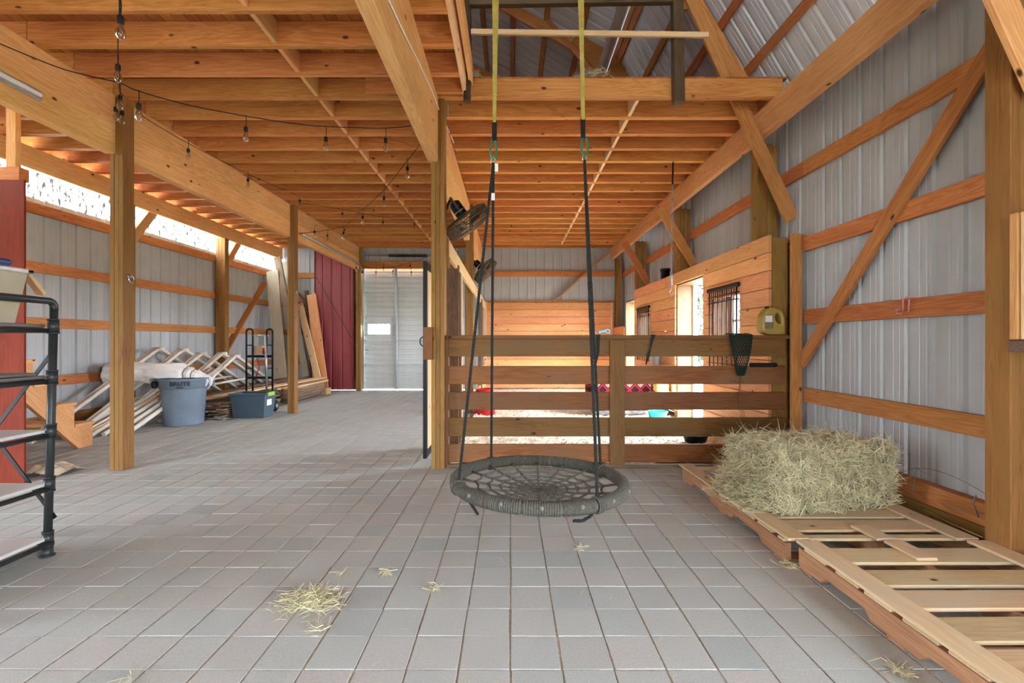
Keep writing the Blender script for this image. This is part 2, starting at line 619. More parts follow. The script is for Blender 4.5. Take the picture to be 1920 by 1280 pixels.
# ------------------------------------------------------------------ floor
TP, TY0 = 0.2032, 0.1691
floor = MB().box((-6.4, FRONT - .4, -0.2), (3.1, BACK + .1, -0.0055)).build('floor', SAND)
tag(floor, kind='structure')
tiles = []
for i in range(-31, 15):
    for j in range(-3, 59):
        x0, y0 = i * TP, TY0 + j * TP
        if x0 < -6.25 or x0 + TP > 3.0 or y0 > BACK - .2 or y0 < -.5: continue
        if x0 > -0.75 and y0 > 4.62: continue
        tiles.append((x0, y0))


def tile_area(t):
    x, y = t[0] + TP / 2, t[1] + TP / 2
    if y < 1.3: return -1
    px, py = CX + F * x / y, CY + F * H / y
    if not (-60 < px < 1980 and py < 1330): return -1
    if x > 1.62 and y < 4.3: return -1
    return 1 / y ** 3


tiles.sort(key=tile_area, reverse=True)
tm = bpy.data.meshes.new('paver_tile')
vs, fs = box_geo((-TP / 2 + .0045, -TP / 2 + .0028, -0.02), (TP / 2 - .0045, TP / 2 - .0028, 0), 0.0016)
tm.from_pydata(vs, [], fs)
tm.materials.append(TILE)
for (x0, y0) in tiles[:300]:
    o = bpy.data.objects.new('paver_tile', tm)
    M = Matrix.Translation((x0 + TP / 2 + R.gauss(0, .0012), y0 + TP / 2 + R.gauss(0, .0012), R.uniform(-.002, 0))) @ Euler((R.gauss(0, .004), R.gauss(0, .004), R.gauss(0, .006))).to_matrix().to_4x4()
    link(o, floor, M)
m = MB()
for (x0, y0) in tiles[300:]:
    g = .0045
    M = Matrix.Translation((x0 + TP / 2, y0 + TP / 2, R.uniform(-.002, 0))) @ Euler((R.gauss(0, .003), R.gauss(0, .003), R.gauss(0, .005))).to_matrix().to_4x4()
    a, b_ = TP / 2 - .0045, TP / 2 - .0028
    m.add([(-a, -b_, -.02), (a, -b_, -.02), (a, b_, -.02), (-a, b_, -.02), (-a + .003, -b_ + .003, 0), (a - .003, -b_ + .003, 0), (a - .003, b_ - .003, 0), (-a + .003, b_ - .003, 0)],
          [(4, 5, 6, 7), (0, 1, 5, 4), (1, 2, 6, 5), (2, 3, 7, 6), (3, 0, 4, 7)], False, M)
m.build('distant_paver_tiles', TILE, floor)['kind'] = 'stuff'

# stall bedding
m = MB()
nx, ny = 90, 150
import mathutils.noise as mn
vs, fs = [], []
for j in range(ny + 1):
    for i in range(nx + 1):
        x, y = -.62 + 3.55 * i / nx, 4.74 + (BACK - 4.78) * j / ny
        z = .03 + .03 * mn.noise(Vector((x * 1.6, y * 1.6, 0))) + .022 * mn.noise(Vector((x * 9, y * 9, 3)))
        vs.append((x, y, max(z, 0.0)))
for j in range(ny):
    for i in range(nx):
        a = j * (nx + 1) + i
        fs.append((a, a + 1, a + nx + 2, a + nx + 1))
m.add(vs, fs, True)
bed = m.build('wood_shavings', SHAV)
tag(bed, 'pale wood shavings bedding spread over the stall floor', 'bedding', kind='stuff')
m = MB()
for k in range(7000):
    x, y = R.uniform(-.6, 2.65), 4.8 + 6.5 * R.random() ** 1.7
    z = .045 + .03 * mn.noise(Vector((x * 1.6, y * 1.6, 0))) + .022 * mn.noise(Vector((x * 9, y * 9, 3)))
    q = Euler((R.uniform(-.7, .7), R.uniform(-.7, .7), R.uniform(0, 6))).to_matrix()
    s = R.uniform(.008, .022)
    p = Vector((x, y, z))
    m.add([p + q @ Vector(v) * s for v in ((-1, -.4, 0), (1, -.5, .15), (1, .4, 0), (-1, .5, .15))], [(0, 1, 2, 3)])
m.build('shaving_flakes', CHIP, bed)['kind'] = 'stuff'

# ------------------------------------------------------------------ steel cladding
RIB = 0.2286
SHEETS = {}


def sheet_mesh(wd, ht, mat):
    key = (round(wd, 3), round(ht, 3), mat.name)
    if key in SHEETS: return SHEETS[key]
    # profile in local X (width) and Y (out of the room is +Y); ribs are channels seen from inside
    pts = []
    x = 0.0
    while x < wd - 1e-6:
        for dx, d in ((0, 0), (.070, 0), (.074, .0025), (.084, .0025), (.088, 0), (.128, 0), (.132, .0025), (.142, .0025), (.146, 0), (.172, 0), (.186, .019), (.212, .019), (.2255, 0)):
            if x + dx <= wd: pts.append((x + dx, d))
        x += RIB
    pts.append((wd, pts[-1][1])); pts.append((wd, 0.0))
    vs, fs = [], []
    for px, py in pts: vs += [(px, py, 0), (px, py, ht)]
    for i in range(len(pts) - 1): fs.append((2 * i, 2 * i + 2, 2 * i + 3, 2 * i + 1))
    me = bpy.data.meshes.new('cladding_panel')
    me.from_pydata(vs, [], fs)
    me.materials.append(mat)
    SHEETS[key] = me
    return me


def clad(parent, org, udir, u0, u1, z0, z1, mat=WHITEM, vdir=(0, 0, 1), name='cladding_panel'):
    """sheets of corrugated steel from u0 to u1 along udir, z0 to z1 along vdir, starting at org"""
    U, V = Vector(udir), Vector(vdir)
    N = V.cross(U).normalized()
    u = u0
    g = math.floor(u0 / (4 * RIB) + 1e-6)
    while u < u1 - 1e-4:
        e = min(u1, (g + 1) * 4 * RIB)
        g += 1
        if e - u < .0005:
            u = e; continue
        M = Matrix((U, N, V)).transposed().to_4x4()
        M.translation = Vector(org) + U * u + V * z0
        link(bpy.data.objects.new(name, sheet_mesh(e - u, z1 - z0, mat)), parent, M)
        u = e


XL, XR = -6.2, 2.94      # inner faces of the girts
EAVE = 3.72
GZ = [.677, 1.456, 2.185, 2.95]   # underside of the girts

# ---- wall_left
wl = thing('wall_left', kind='structure', loc=(XL, 3.5, 0))
clad(wl, (XL - .045, 0, 0), (0, 1, 0), FRONT, .7, 0.0, 3.16)
clad(wl, (XL - .045, 0, 0), (0, 1, 0), .7, 1.5, 2.1, 3.16)  # panel stops above an unseen opening added for floor light
clad(wl, (XL - .045, 0, 0), (0, 1, 0), 1.5, BACK, 0.0, 3.16)
clad(wl, (XL - .062, 0, 0), (0, 1, 0), FRONT, BACK, 3.08, 3.80, FROST, name='translucent_panel')
yy = [2.35, 4.85, 7.28, 9.72, BACK - .02]
for z in GZ:
    for a, b_ in zip(yy[:-1], yy[1:]):
        board('girt', (XL - .02, a, z + .07), (XL - .02, b_, z + .07), .14, .04, GIRT, wl)
for z in (.07, .215):
    for a, b_ in zip(yy[:-1], yy[1:]):
        board('skirt_board', (XL - .02, a, z), (XL - .02, b_, z), .14, .04, TREAT, wl)
board('wall_brace', (XL + .02, 9.85, .95), (XL + .02, 11.55, 2.75), .14, .038, GIRT, wl, up=(1, 0, 0)).rotation_mode = 'XYZ'

# ---- wall_right
wr = thing('wall_right', kind='structure', loc=(XR, 3.5, 0))
XO = XR + .045
U = (0, -1, 0)   # so that ribs go outwards


def cladr(y0, y1, z0, z1):
    clad(wr, (XO, 0, 0), U, -y1, -y0, z0, z1)


W1, D1, W2, D2 = (5.38, 6.15), (6.41, 7.49), (8.82, 9.62), (9.97, 10.82)
WZ, DZ = (1.16, 1.95), 2.2
cladr(FRONT, -2.05, 0, 3.8); cladr(-2.05, -.55, 2.1, 3.8); cladr(-.55, W1[0], 0, 3.8)
for w in (W1, W2):
    cladr(w[0], w[1], 0, WZ[0]); cladr(w[0], w[1], WZ[1], 3.8)
cladr(W1[1], D1[0], 0, 3.8); cladr(D1[0], D1[1], DZ, 3.8)
cladr(D1[1], W2[0], 0, 3.8); cladr(W2[1], D2[0], 0, 3.8); cladr(D2[0], D2[1], DZ, 3.8); cladr(D2[1], BACK, 0, 3.8)
RP = [-2.4, 0.05, 2.5, 5.06, 7.5, 9.94]
ys = [-.55, .1, 2.57, 4.62]
for z in GZ:
    for a, b_ in zip(ys[:-1], ys[1:]):
        board('girt', (XR + .02, a, z + .07), (XR + .02, b_, z + .07), .14, .04, GIRT, wr)
for z in GZ[3:]:
    for a, b_ in zip([4.62, 7.57, 10.0], [7.57, 10.0, BACK - .02]):
        board('girt', (XR + .02, a, z + .07), (XR + .02, b_, z + .07), .14, .04, GIRT, wr)
board('girt', (XR + .02, 4.62, GZ[2] + .1), (XR + .02, 5.1, GZ[2] + .1), .14, .04, GIRT, wr)
for z in (.07, .215):
    for a, b_ in zip(ys[:-1], ys[1:]):
        board('skirt_board', (XR - .0, a, z), (XR - .0, b_, z), .14, .08, TREAT if z < .1 else GIRT, wr)
board('wall_brace', (XR - .019, 4.62, 1.06), (XR - .019, 2.62, 3.24), .038, .115, GIRT, wr, up=(1, 0, 0))
board('wall_brace', (XR - .019, 10.02, 3.3), (XR - .019, 10.6, 2.2), .038, .09, GIRT, wr, up=(1, 0, 0))

# stall planks on the right wall
XP = 2.70
ROWH = .187
tops = [2.39 - i * ROWH for i in range(12)]
for i, zt in enumerate(tops):
    zb = max(zt - ROWH + .006, .05)
    zc, hh = (zt + zb) / 2, zt - zb
    if i == 0:
        segs = [(4.78, 7.55), (7.56, 9.95)]
    elif zt > WZ[1] + .05:
        segs = [(4.78, D1[0]), (D1[1], 9.95)]
    elif zb < WZ[0] - .02:
        segs = [(4.78, D1[0]), (D1[1], 9.95), (10.84, 12.0)]
    else:
        segs = [(4.78, W1[0]), (W1[1], D1[0]), (D1[1], W2[0]), (W2[1], 9.95)] + ([(10.84, 12.0)] if zt < 1.75 else [])
    for a, b_ in segs:
        if b_ - a > .05:
            board('wall_plank', (XP, a + .002, zc), (XP, b_ - .002, zc), hh, .038, STALL, wr, b=.004)

# ---- wall_back
wb = thing('wall_back', kind='structure', loc=(-1.6, BACK, 0))
clad(wb, (0, BACK, 0), (1, 0, 0), XL - .1, -3.97, 0, 3.8)
clad(wb, (0, BACK, 0), (1, 0, 0), -3.97, -1.15, 3.25, 3.8)
clad(wb, (0, BACK, 0), (1, 0, 0), -1.15, XR + .1, 0, 3.8)
for z in GZ[1:]:
    board('girt', (XL, BACK - .03, z + .07), (-5.0, BACK - .03, z + .07), .14, .04, GIRT, wb)
board('girt', (-.6, BACK - .03, 3.06), (XR, BACK - .03, 3.06), .14, .04, GIRT, wb)
board('girt', (-.6, BACK - .04, 2.33), (XR, BACK - .04, 2.33), .05, .06, GIRT, wb)
board('wall_brace', P(1037, 566, BACK - .08), P(1150, 466, BACK - .08), .14, .038, GIRT, wb, up=(0, 1, 0))
board('wall_brace', P(520, 505, BACK - .08), P(612, 612, BACK - .08), .10, .038, GIRT, wb, up=(0, 1, 0))
zt = 2.30
while zt > .1:
    board('wall_plank', (-.62, BACK - .09, zt - .092), (XP + .02, BACK - .09, zt - .092), .181, .038, STALL, wb, b=.004)
    zt -= .187
board('corner_trim', (XP - .05, BACK - .13, .3), (XP - .05, BACK - .13, 2.3), .09, .03, PALE, wb)

# ---- wall_front behind the camera, doorway and loft hatch added and sized for the daylight
wf = thing('wall_front', kind='structure', loc=(-1.6, FRONT, 0))
for a, b_, z0, z1 in ((1.8, 6.3, 0, 3.8), (-3.04, .6, 0, 3.8), (.6, 1.8, 2.1, 3.8)):
    clad(wf, (0, FRONT, 0), (-1, 0, 0), a, b_, z0, z1)
GK = [(-6.28, 3.76), (-5.01, 5.90), (-1.63, 7.88), (1.75, 5.90), (3.02, 3.76)]
def roof_z(x):
    for (xa, za), (xb, zb) in zip(GK[:-1], GK[1:]):
        if xa <= x <= xb: return za + (zb - za) * (x - xa) / (xb - xa)
    return 3.76


def gable(parent, y, s, hatch=None):
    x = -6.27
    while x < 3.0:
        e = min(3.01, x + 4 * RIB)
        pts, u = [], x
        while u < e - 1e-6:
            for dx, d in ((0, 0), (.172, 0), (.186, .019), (.212, .019), (.2255, 0)):
                if u + dx < e: pts.append((u + dx, d))
            u += RIB
        pts.append((e, 0))
        zb = 3.74
        if hatch and x + .1 > hatch[0] and e - .1 < hatch[1]: zb = hatch[2]
        m = MB(); vs, fs = [], []
        for px, d in pts: vs += [(px, y + s * d, min(zb, roof_z(px))), (px, y + s * d, roof_z(px))]
        for i in range(len(pts) - 1): fs.append((2 * i, 2 * i + 2, 2 * i + 3, 2 * i + 1))
        m.add(vs, fs); m.build('gable_panel', WHITEM, parent)
        x = e


gable(wb, BACK, 1)
gable(wf, FRONT, -1, (-2.9, .0, 5.3))  # front gable is cut away here to bring added light into the loft
# ------------------------------------------------------------------ posts
def post(x, y, z1, sx, sy, label, mat=TREAT, plies=3, axis=0, z0=0.0, group=None):
    t = thing('timber_post', label, 'post', (x, y, z0), group)
    for k in range(plies):
        if axis == 0:
            w = sx / plies
            px = x - sx / 2 + (k + .5) * w
            board('ply', (px, y, z0), (px, y, z1 - .01 * (k % 2)), w - .0015, sy - .004 * (k % 2), mat, t, up=(1, 0, 0), b=.004)
        else:
            w = sy / plies
            py = y - sy / 2 + (k + .5) * w
            board('ply', (x, py, z0), (x, py, z1 - .01 * (k % 2)), sx - .004 * (k % 2), w - .0015, mat, t, up=(1, 0, 0), b=.004)
    return t


post(-3.91, 4.63, 3.72, .135, .14, 'large brown timber post with a ring bolt in front of the steel wall')
post(-3.90, 8.24, 3.72, .125, .14, 'timber post standing beside the slate-blue storage bin')
post(-3.93, 11.95, 3.72, .13, .14, 'timber post at the garage door beside the red panel')
post(-.728, 4.68, 3.72, .135, .14, 'olive timber post at the end of the board fence by the black door')
post(-.728, 8.26, 3.72, .135, .14, 'timber post behind the two fans in the stall partition')
for i, (y, nm) in enumerate(((2.57, 'thick timber post at the photo edge beside the long steel wall'), (5.13, 'timber post rising above the plank wall beside the hay net'),
                             (7.57, 'timber post above the stall planks between the two doorways'), (10.0, 'timber post above the far stall doorway'))):
    post(2.83, y, 3.45, .22, .14, nm, plies=4, axis=0)
post(2.82, 12.03, 3.45, .16, .14, 'timber post in the far corner of the stall')
for y, nm in ((4.85, 'timber wall post behind the staircase on the outer wall'), (7.28, 'timber wall post half hidden behind the post with a ring bolt'), (9.72, 'timber wall post behind the heap of white pipe frames')):
    post(-6.09, y, 3.46, .20, .14, nm, plies=3, axis=0)
    br = board('knee_brace', (-6.05, y + .05, 2.88), (-6.05, y + .72, 3.74), .038, .15, BEAM, None, up=(1, 0, 0))
    tag(br, nm.replace('timber wall post', 'diagonal knee brace on the wall post'), 'brace', 'knee braces of the outer wall')

# ------------------------------------------------------------------ beams
def beam(name, x, t, y0, y1, zs, mat, label, group):
    o = thing(name, label, 'beam', (x, (y0 + y1) / 2, zs[0][0]), group)
    for z0, z1 in zs:
        board('beam_plank', (x, y0, (z0 + z1) / 2), (x, y1, (z0 + z1) / 2), z1 - z0, t, mat, o)
    return o


GZB = [(3.14, 3.429), (3.431, 3.72)]
for y0, y1, nm in ((FRONT, 4.56, 'long double-plank beam with the fluorescent fixture over the pipe shelf'), (4.70, 8.17, 'double-plank beam between the ring bolt post and the next post'), (8.31, 11.9, 'far double-plank beam ending over the red panel')):
    beam('timber_beam', -3.965, .10, y0, y1, GZB, BEAM, nm, 'carrying beams over the aisle')
for y0, y1, nm in ((FRONT, 4.61, 'double-plank beam running from the top of the photo to the fence post'), (4.75, 8.19, 'double-plank beam behind the fence post above the fan'), (8.33, 12.1, 'far double-plank beam over the stall partition')):
    beam('timber_beam', -.775, .10, y0, y1, [(3.08, 3.40), (3.402, 3.72)], BEAM, nm, 'carrying beams over the aisle')
beam('timber_beam', 2.665, .075, FRONT, 12.1, [(3.43, 3.718)], BEAM, 'long single beam sloping across the steel wall under the roof', 'outer wall beams')
beam('timber_beam', -6.03, .075, FRONT, 12.1, [(3.44, 3.718)], BEAM, 'long beam above the translucent strip on the outer wall', 'outer wall beams')

# ------------------------------------------------------------------ ceiling
ce = thing('ceiling', kind='structure', loc=(-1.6, 4, 3.72))
JY = [4.605 + .4095 * k for k in range(-23, 19)]
for k, y in enumerate(JY):
    if y > BACK - .1: break
    n = k - 23
    for d in (0, .0388):      # every joist is two planks side by side
        z = EAVE + .092 + (.001 if d else 0)
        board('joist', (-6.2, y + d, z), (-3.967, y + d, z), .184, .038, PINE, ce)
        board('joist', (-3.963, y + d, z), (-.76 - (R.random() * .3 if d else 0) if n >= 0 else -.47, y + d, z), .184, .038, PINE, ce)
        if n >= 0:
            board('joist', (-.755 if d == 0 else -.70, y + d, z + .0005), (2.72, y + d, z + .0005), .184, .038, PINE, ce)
for k in range(len(JY) - 1):
    y0, y1 = JY[k] + .06, JY[k + 1] - .02
    if y1 > BACK - .2: break
    board('blocking', (-1.93, y0, EAVE + .094), (-1.93, y1, EAVE + .094), .182, .038, BEAM, ce)
    if k >= 23:
        board('blocking', (1.29, y0, EAVE + .094), (1.29, y1, EAVE + .094), .182, .038, PALE, ce)
x = -6.2
while x < 2.7:
    y0 = FRONT if x < -.5 else JY[23] - .01
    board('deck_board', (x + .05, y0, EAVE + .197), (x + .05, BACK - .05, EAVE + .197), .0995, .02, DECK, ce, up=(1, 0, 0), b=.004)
    x += .102
board('trimmer', (-.45, FRONT, EAVE + .10), (-.45, JY[23] - .03, EAVE + .10), .2, .038, PALE, ce)
board('trimmer', (-.39, FRONT, EAVE + .2), (-.39, JY[23] - .03, EAVE + .2), .2, .038, BEAM, ce)
board('ledger', (2.71, JY[23] + .03, EAVE + .09), (2.71, 12.0, EAVE + .09), .18, .038, PINE, ce)
board('sister_joist', P(686, 158, 4.53), P(885, 158, 4.53), .18, .038, PINE, ce)

# ------------------------------------------------------------------ roof
KX, KZ, RX, RZ = 1.75, 5.88, -1.63, 7.85
EX, EZ = 3.02, 3.76
roof = thing('roof', kind='structure', loc=(-1.63, 4, 3.76))


def roof_side(s):
    def mx(x): return x if s > 0 else 2 * RX - x
    for (a, b_) in (((EX, EZ), (KX, KZ)), ((KX, KZ), (RX, RZ))):
        A, B = Vector((mx(a[0]), 0, a[1])), Vector((mx(b_[0]), 0, b_[1]))
        V = (B - A); L = V.length; V.normalize()
        U = Vector((0, -1, 0)) if s > 0 else Vector((0, 1, 0))
        N = V.cross(U)
        if N.z < 0: U = -U; N = -N
        A -= V * .04; L += .1
        off = A + N * .05
        if U.y < 0: clad(roof, off, U, -BACK, -FRONT, 0, L, ROOFM, V, 'roof_panel')
        else: clad(roof, off, U, FRONT, BACK, 0, L, ROOFM, V, 'roof_panel')
        n = int(L / .6)
        for k in range(n + 1):
            p = A + V * (.12 + k * (L - .2) / max(n, 1)) + N * .02
            board('purlin', (p.x, FRONT, p.z), (p.x, BACK, p.z), .09, .038, GIRT, roof, up=tuple(V))


roof_side(1)
roof_side(-1)


def truss(y, label):
    t = thing('roof_truss', label, 'truss', (RX, y, 3.7), group='gambrel trusses')
    for s in (1, -1):
        def q(x, z): return Vector((x if s > 0 else 2 * RX - x, y, z))
        up = (0, 1, 0)
        board('lower_chord', q(2.92, 3.72), q(1.70, 5.82), .038, .19, GIRT, t, up=up)
        board('upper_chord', q(1.85, 5.68), q(RX, 7.68), .038, .19, GIRT, t, up=up)
        # gusset
        m = MB()
        g = [q(2.12, 5.05), q(1.86, 5.02), q(1.2, 5.95), q(1.0, 6.18), q(1.1, 6.32), q(1.72, 6.0), q(2.0, 5.5)]
        n = len(g)
        vs = [Vector((p.x, y - .04, p.z)) for p in g] + [Vector((p.x, y - .022, p.z)) for p in g]
        fs = [tuple(range(n)), tuple(reversed(range(n, 2 * n)))] + [(i, i + n, (i + 1) % n + n, (i + 1) % n) for i in range(n)]
        m.add(vs, fs)
        m.build('gusset', PLY, t)
        board('truss_web', q(1.9, 5.1), q(.6, 6.55), .038, .09, GIRT, t, up=up)
    return t


truss(2.68, 'gambrel truss nearest the swing above the thick edge post')
truss(5.24, 'gambrel truss whose steep leg rises behind the opening joist')
truss(7.55, 'gambrel truss with plywood gusset seen through the loft opening')
truss(10.0, 'farthest gambrel truss in the dark of the loft')
for y, z0, nm in ((4.82, 2.66, 'diagonal brace from roof truss down to post above the plank wall'), (7.42, 2.62, 'diagonal brace beside the hanging hook on the plank wall'), (9.86, 2.62, 'diagonal brace nearest the stall corner'), (2.44, 2.72, 'pale diagonal brace crossing the thick post at the photo edge')):
    L = 2.5 if y in (4.82, 2.44) else .95
    p0 = Vector((2.90 if y > 2.5 else 2.77, y, z0))
    d = Vector((-.412, 0, .911)) if L > 2 else Vector((-.55, 0, .95)).normalized()
    br = board('knee_brace', p0 - d * .12, p0 + d * L * (1 if y != 9.86 else .95), .038, .14, GIRT if y > 2.5 else BEAM, None, up=(0, 1, 0))
    tag(br, nm, 'brace', 'braces along the steel wall')
o = MB().tube([(1.5, FRONT, 5.72), (1.5, BACK - .1, 5.72)], .085, 14).build('white_pipe', TRIMW)
tag(o, 'white pipe running under the roof panels beside the gusset', 'pipe')

# old hanging frame at the loft opening
hf = thing('loft_hanger', 'dark old timber frame hanging at the loft opening behind the yellow straps', 'hanger', (.6, 4.5, 3.57))
pl = MB()
pl.tube([P(876, 190, 4.5), P(877, 90, 4.5), P(874, -60, 4.5)], [.037, .04, .042], 12)
pl.build('upright', DARKW, hf)
board('upright', P(1272, 193, 4.5), P(1268, -70, 4.5), .10, .09, DARKW, hf, up=(1, 0, 0))
board('crossbar', P(880, 3, 4.49), P(1262, -3, 4.49), .10, .06, DARKW, hf)
board('lath', P(883, 60, 4.43), P(1328, 66, 4.43), .05, .03, PALE, hf)

# ------------------------------------------------------------------ garage door, red panel
gd = thing('door_1', kind='structure', loc=(-2.6, 12.2, 0))
GX0, GX1 = -3.93, -1.2
secs = [0.01 + i * (3.2 / 5) for i in range(6)]
for i in range(5):
    z0, z1 = secs[i], secs[i + 1] + .002
    prof = [(z0, 0), (z0 + .02, -.03), (z0 + .035, -.03), (z0 + .045, 0)]
    n = 4
    zz = z0 + .045
    st = (z1 - .03 - zz) / n
    for k in range(n):
        a = zz + k * st
        prof += [(a + st * .25, 0), (a + st * .3, .022), (a + st * .62, .026), (a + st * .68, 0)]
    prof += [(z1 - .03, 0), (z1 - .02, -.02), (z1, -.02), (z1, 0)]
    def strip(x0, x1, pr):
        m = MB()
        vs, fs = [], []
        x0 -= .06 * (x0 == GX0); x1 += .06 * (x1 == GX1)
        for z, d in pr: vs += [(x0, 12.2 + d, z), (x1, 12.2 + d, z)]
        for j in range(len(pr) - 1): fs.append((2 * j, 2 * j + 1, 2 * j + 3, 2 * j + 2))
        return m.add(vs, fs)
    m = MB()
    if i == 2:
        wz0, wz1, wx0, wx1 = z0 + .18, z0 + .46, -3.79, -3.17
        m = strip(GX0, wx0, prof)
        m2 = strip(wx1, GX1, prof); m.add(m2.v, m2.f)
        m.box((wx0 - .01, 12.19, z0), (wx1 + .01, 12.24, wz0)); m.box((wx0 - .01, 12.19, wz1), (wx1 + .01, 12.24, z1))
        for a, b_ in (((wx0 - .04, wz0 - .03), (wx1 + .04, wz0 + .01)), ((wx0 - .04, wz1 - .01), (wx1 + .04, wz1 + .03)), ((wx0 - .04, wz0), (wx0 + .02, wz1)), ((wx1 - .02, wz0), (wx1 + .04, wz1))):
            m.box((a[0], 12.165, a[1]), (b_[0], 12.24, b_[1]), .004)
        sec = m.build('door_section', GARAGE, gd)
        MB().box((wx0, 12.196, wz0), (wx1, 12.2, wz1)).build('pane', GLASS, sec)
    else:
        sec = strip(GX0, GX1, prof).build('door_section', GARAGE, gd)
    m = MB()
    for xs in (GX0 + .03, -3.03, -2.1, GX1 - .03):
        m.box((xs - .035, 12.15, z0 + .01), (xs + .035, 12.185, z1 - .01), .004)
    m.build('stile', GALV, sec)
    m = MB()
    for xs in (GX0 + .03, -3.03, -2.1):
        m.box((xs - .05, 12.14, z1 - .05), (xs + .05, 12.16, z1 + .03), .004)
    m.build('hinge', GALV, sec)
board('door_header', (-3.95, 12.1, 3.285), (-1.1, 12.1, 3.285), .19, .06, GIRT, gd)
for xs in (-3.955, -1.175):
    board('door_jamb', (xs, 12.12, 0), (xs, 12.12, 3.3), .09, .05, TREAT, gd, up=(0, 1, 0))
m = MB()
pth = [(-3.88, 12.08, .05), (-3.88, 12.08, 2.9)]
for k in range(1, 9):
    a = k / 8 * math.pi / 2
    pth.append((-3.88, 12.08 - .37 * (1 - math.cos(a)), 2.9 + .37 * math.sin(a)))
pth.append((-3.86, 8.5, 3.27))
m.tube(pth, .024, 8)
m.build('door_track', GALV, gd)
m = MB().tube([(-3.9, 12.0, 3.52), (-1.2, 12.0, 3.52)], .013, 8)
m.build('spring_shaft', GALV, gd)
m = MB()
hel = [(-3.18 + .0024 * k, 12.0 + .032 * math.cos(k * .7), 3.52 + .032 * math.sin(k * .7)) for k in range(0, 420)]
m.tube(hel, .008, 5)
m.build('torsion_spring', BLACK, gd)
m = MB(); m.cbox((-3.86, 12.02, 3.52), (.03, .08, .12), .006); m.tube([(-3.87, 11.99, 3.52), (-3.83, 11.99, 3.52)], .055, 16)
m.build('cable_drum', GALV, gd)
m = MB(); m.cbox((-3.79, 12.14, 1.06), (.12, .02, .03), .004); m.build('slide_latch', GALV, gd)

rp = thing('door_2', kind='structure', loc=(-4.56, 11.95, 0))
clad(rp, (0, 11.93, 0), (1, 0, 0), -5.06, -4.08, 0.05, 2.03, REDM)
clad(rp, (0, 11.922, 0), (1, 0, 0), -5.06, -4.08, 2.0, 3.66, REDM)
board('door_trim', (-5.07, 11.93, .05), (-5.07, 11.93, 3.66), .03, .05, REDW, rp, up=(1, 0, 0))
board('door_trim', (-4.07, 11.93, .05), (-4.07, 11.93, 3.66), .03, .05, REDW, rp, up=(1, 0, 0))
m = MB().tube([(-5.03, 11.90, 2.95), (-4.10, 11.90, 1.35)], .006, 6); m.build('brace_wire', BLACK, rp)

# ------------------------------------------------------------------ stall doorways and windows
def doorway(name, d, nm):
    t = thing(name, kind='structure', loc=(XP + .15, (d[0] + d[1]) / 2, 0))
    for y in (d[0] + .0, d[1] - .0):
        s = 1 if y == d[1] else -1
        board('jamb_board', (XP + .16, y + s * -.015, .0), (XP + .16, y + s * -.015, DZ), .03, .30, JAMB, t, up=(0, 1, 0))
    board('head_board', (XP + .16, d[0], DZ + .0), (XP + .16, d[1], DZ + .0), .30, .03, JAMB, t, up=(1, 0, 0))
    for y in (d[0] + .02, d[1] - .05):
        board('white_trim', (XO + .0, y, 0), (XO + .0, y, DZ), .05, .06, TRIMW, t, up=(0, 1, 0))
    board('threshold', (XP + .15, d[0], .0), (XP + .15, d[1], .0), .3, .06, GREYW, t, up=(1, 0, 0))


doorway('door_3', D1, '')
doorway('door_4', D2, '')


def stall_window(name, w):
    t = thing(name, kind='structure', loc=(XP + .2, (w[0] + w[1]) / 2, WZ[0]))
    for y in w:
        board('reveal_board', (XP + .13, y, WZ[0]), (XP + .13, y, WZ[1]), .03, .26, JAMB, t, up=(0, 1, 0))
    for z in WZ:
        board('reveal_board', (XP + .13, w[0], z), (XP + .13, w[1], z), .26, .03, JAMB, t, up=(1, 0, 0))
    m = MB()
    y0, y1 = w[0] + .02, w[1] - .02
    z0, z1 = WZ[0] + .02, WZ[1] - .02
    for a, b_ in (((y0, z0), (y1, z0 + .05)), ((y0, z1 - .05), (y1, z1)), ((y0, z0), (y0 + .05, z1)), ((y1 - .05, z0), (y1, z1)), ((y0, (z0 + z1) / 2 - .015), (y1, (z0 + z1) / 2 + .015)), (((y0 + y1) / 2 - .012, z0), ((y0 + y1) / 2 + .012, z1))):
        m.box((XO - .03, a[0], a[1]), (XO + .02, b_[0], b_[1]), .003)
    fr = m.build('window_frame', TRIMW, t)
    ym, zm = (y0 + y1) / 2, (z0 + z1) / 2
    for a in ((y0, ym), (ym, y1)):
        for b_ in ((z0, zm), (zm, z1)):
            MB().box((XO - .006, a[0], b_[0]), (XO - .002, a[1], b_[1])).build('pane', GLASS, fr)
    gr = thing('window_grate', 'black bar grate over the stall window %s' % ('beside the hay net' if w == W1 else 'far down the plank wall'), 'grate', (XP - .04, ym, WZ[0]), 'stall window grates')
    zt = WZ[1] + .0
    MB().cbox((XP - .045, ym, zt), (.04, w[1] - w[0] + .06, .05), .008).build('top_rail', BLACK, gr)
    for k in range(7):
        y = w[0] + .02 + k * (w[1] - w[0] - .04) / 6
        MB().tube([(XP - .045, y, .9), (XP - .045, y, zt)], .006 if k not in (0, 6) else .009, 8).build('bar', BLACK, gr)
    for z in (zt - .09, zt - .17, 1.0):
        MB().tube([(XP - .045, w[0] - .04, z), (XP - .045, w[1] + .04, z)], .007, 8).build('crossbar', BLACK, gr)
    for k in range(6):
        y = w[0] + .08 + k * (w[1] - w[0] - .04) / 6
        MB().tube([(XP - .045, y, zt - .17), (XP - .045, y, zt)], .005, 6).build('short_bar', BLACK, gr)


stall_window('window_1', W1)
stall_window('window_2', W2)

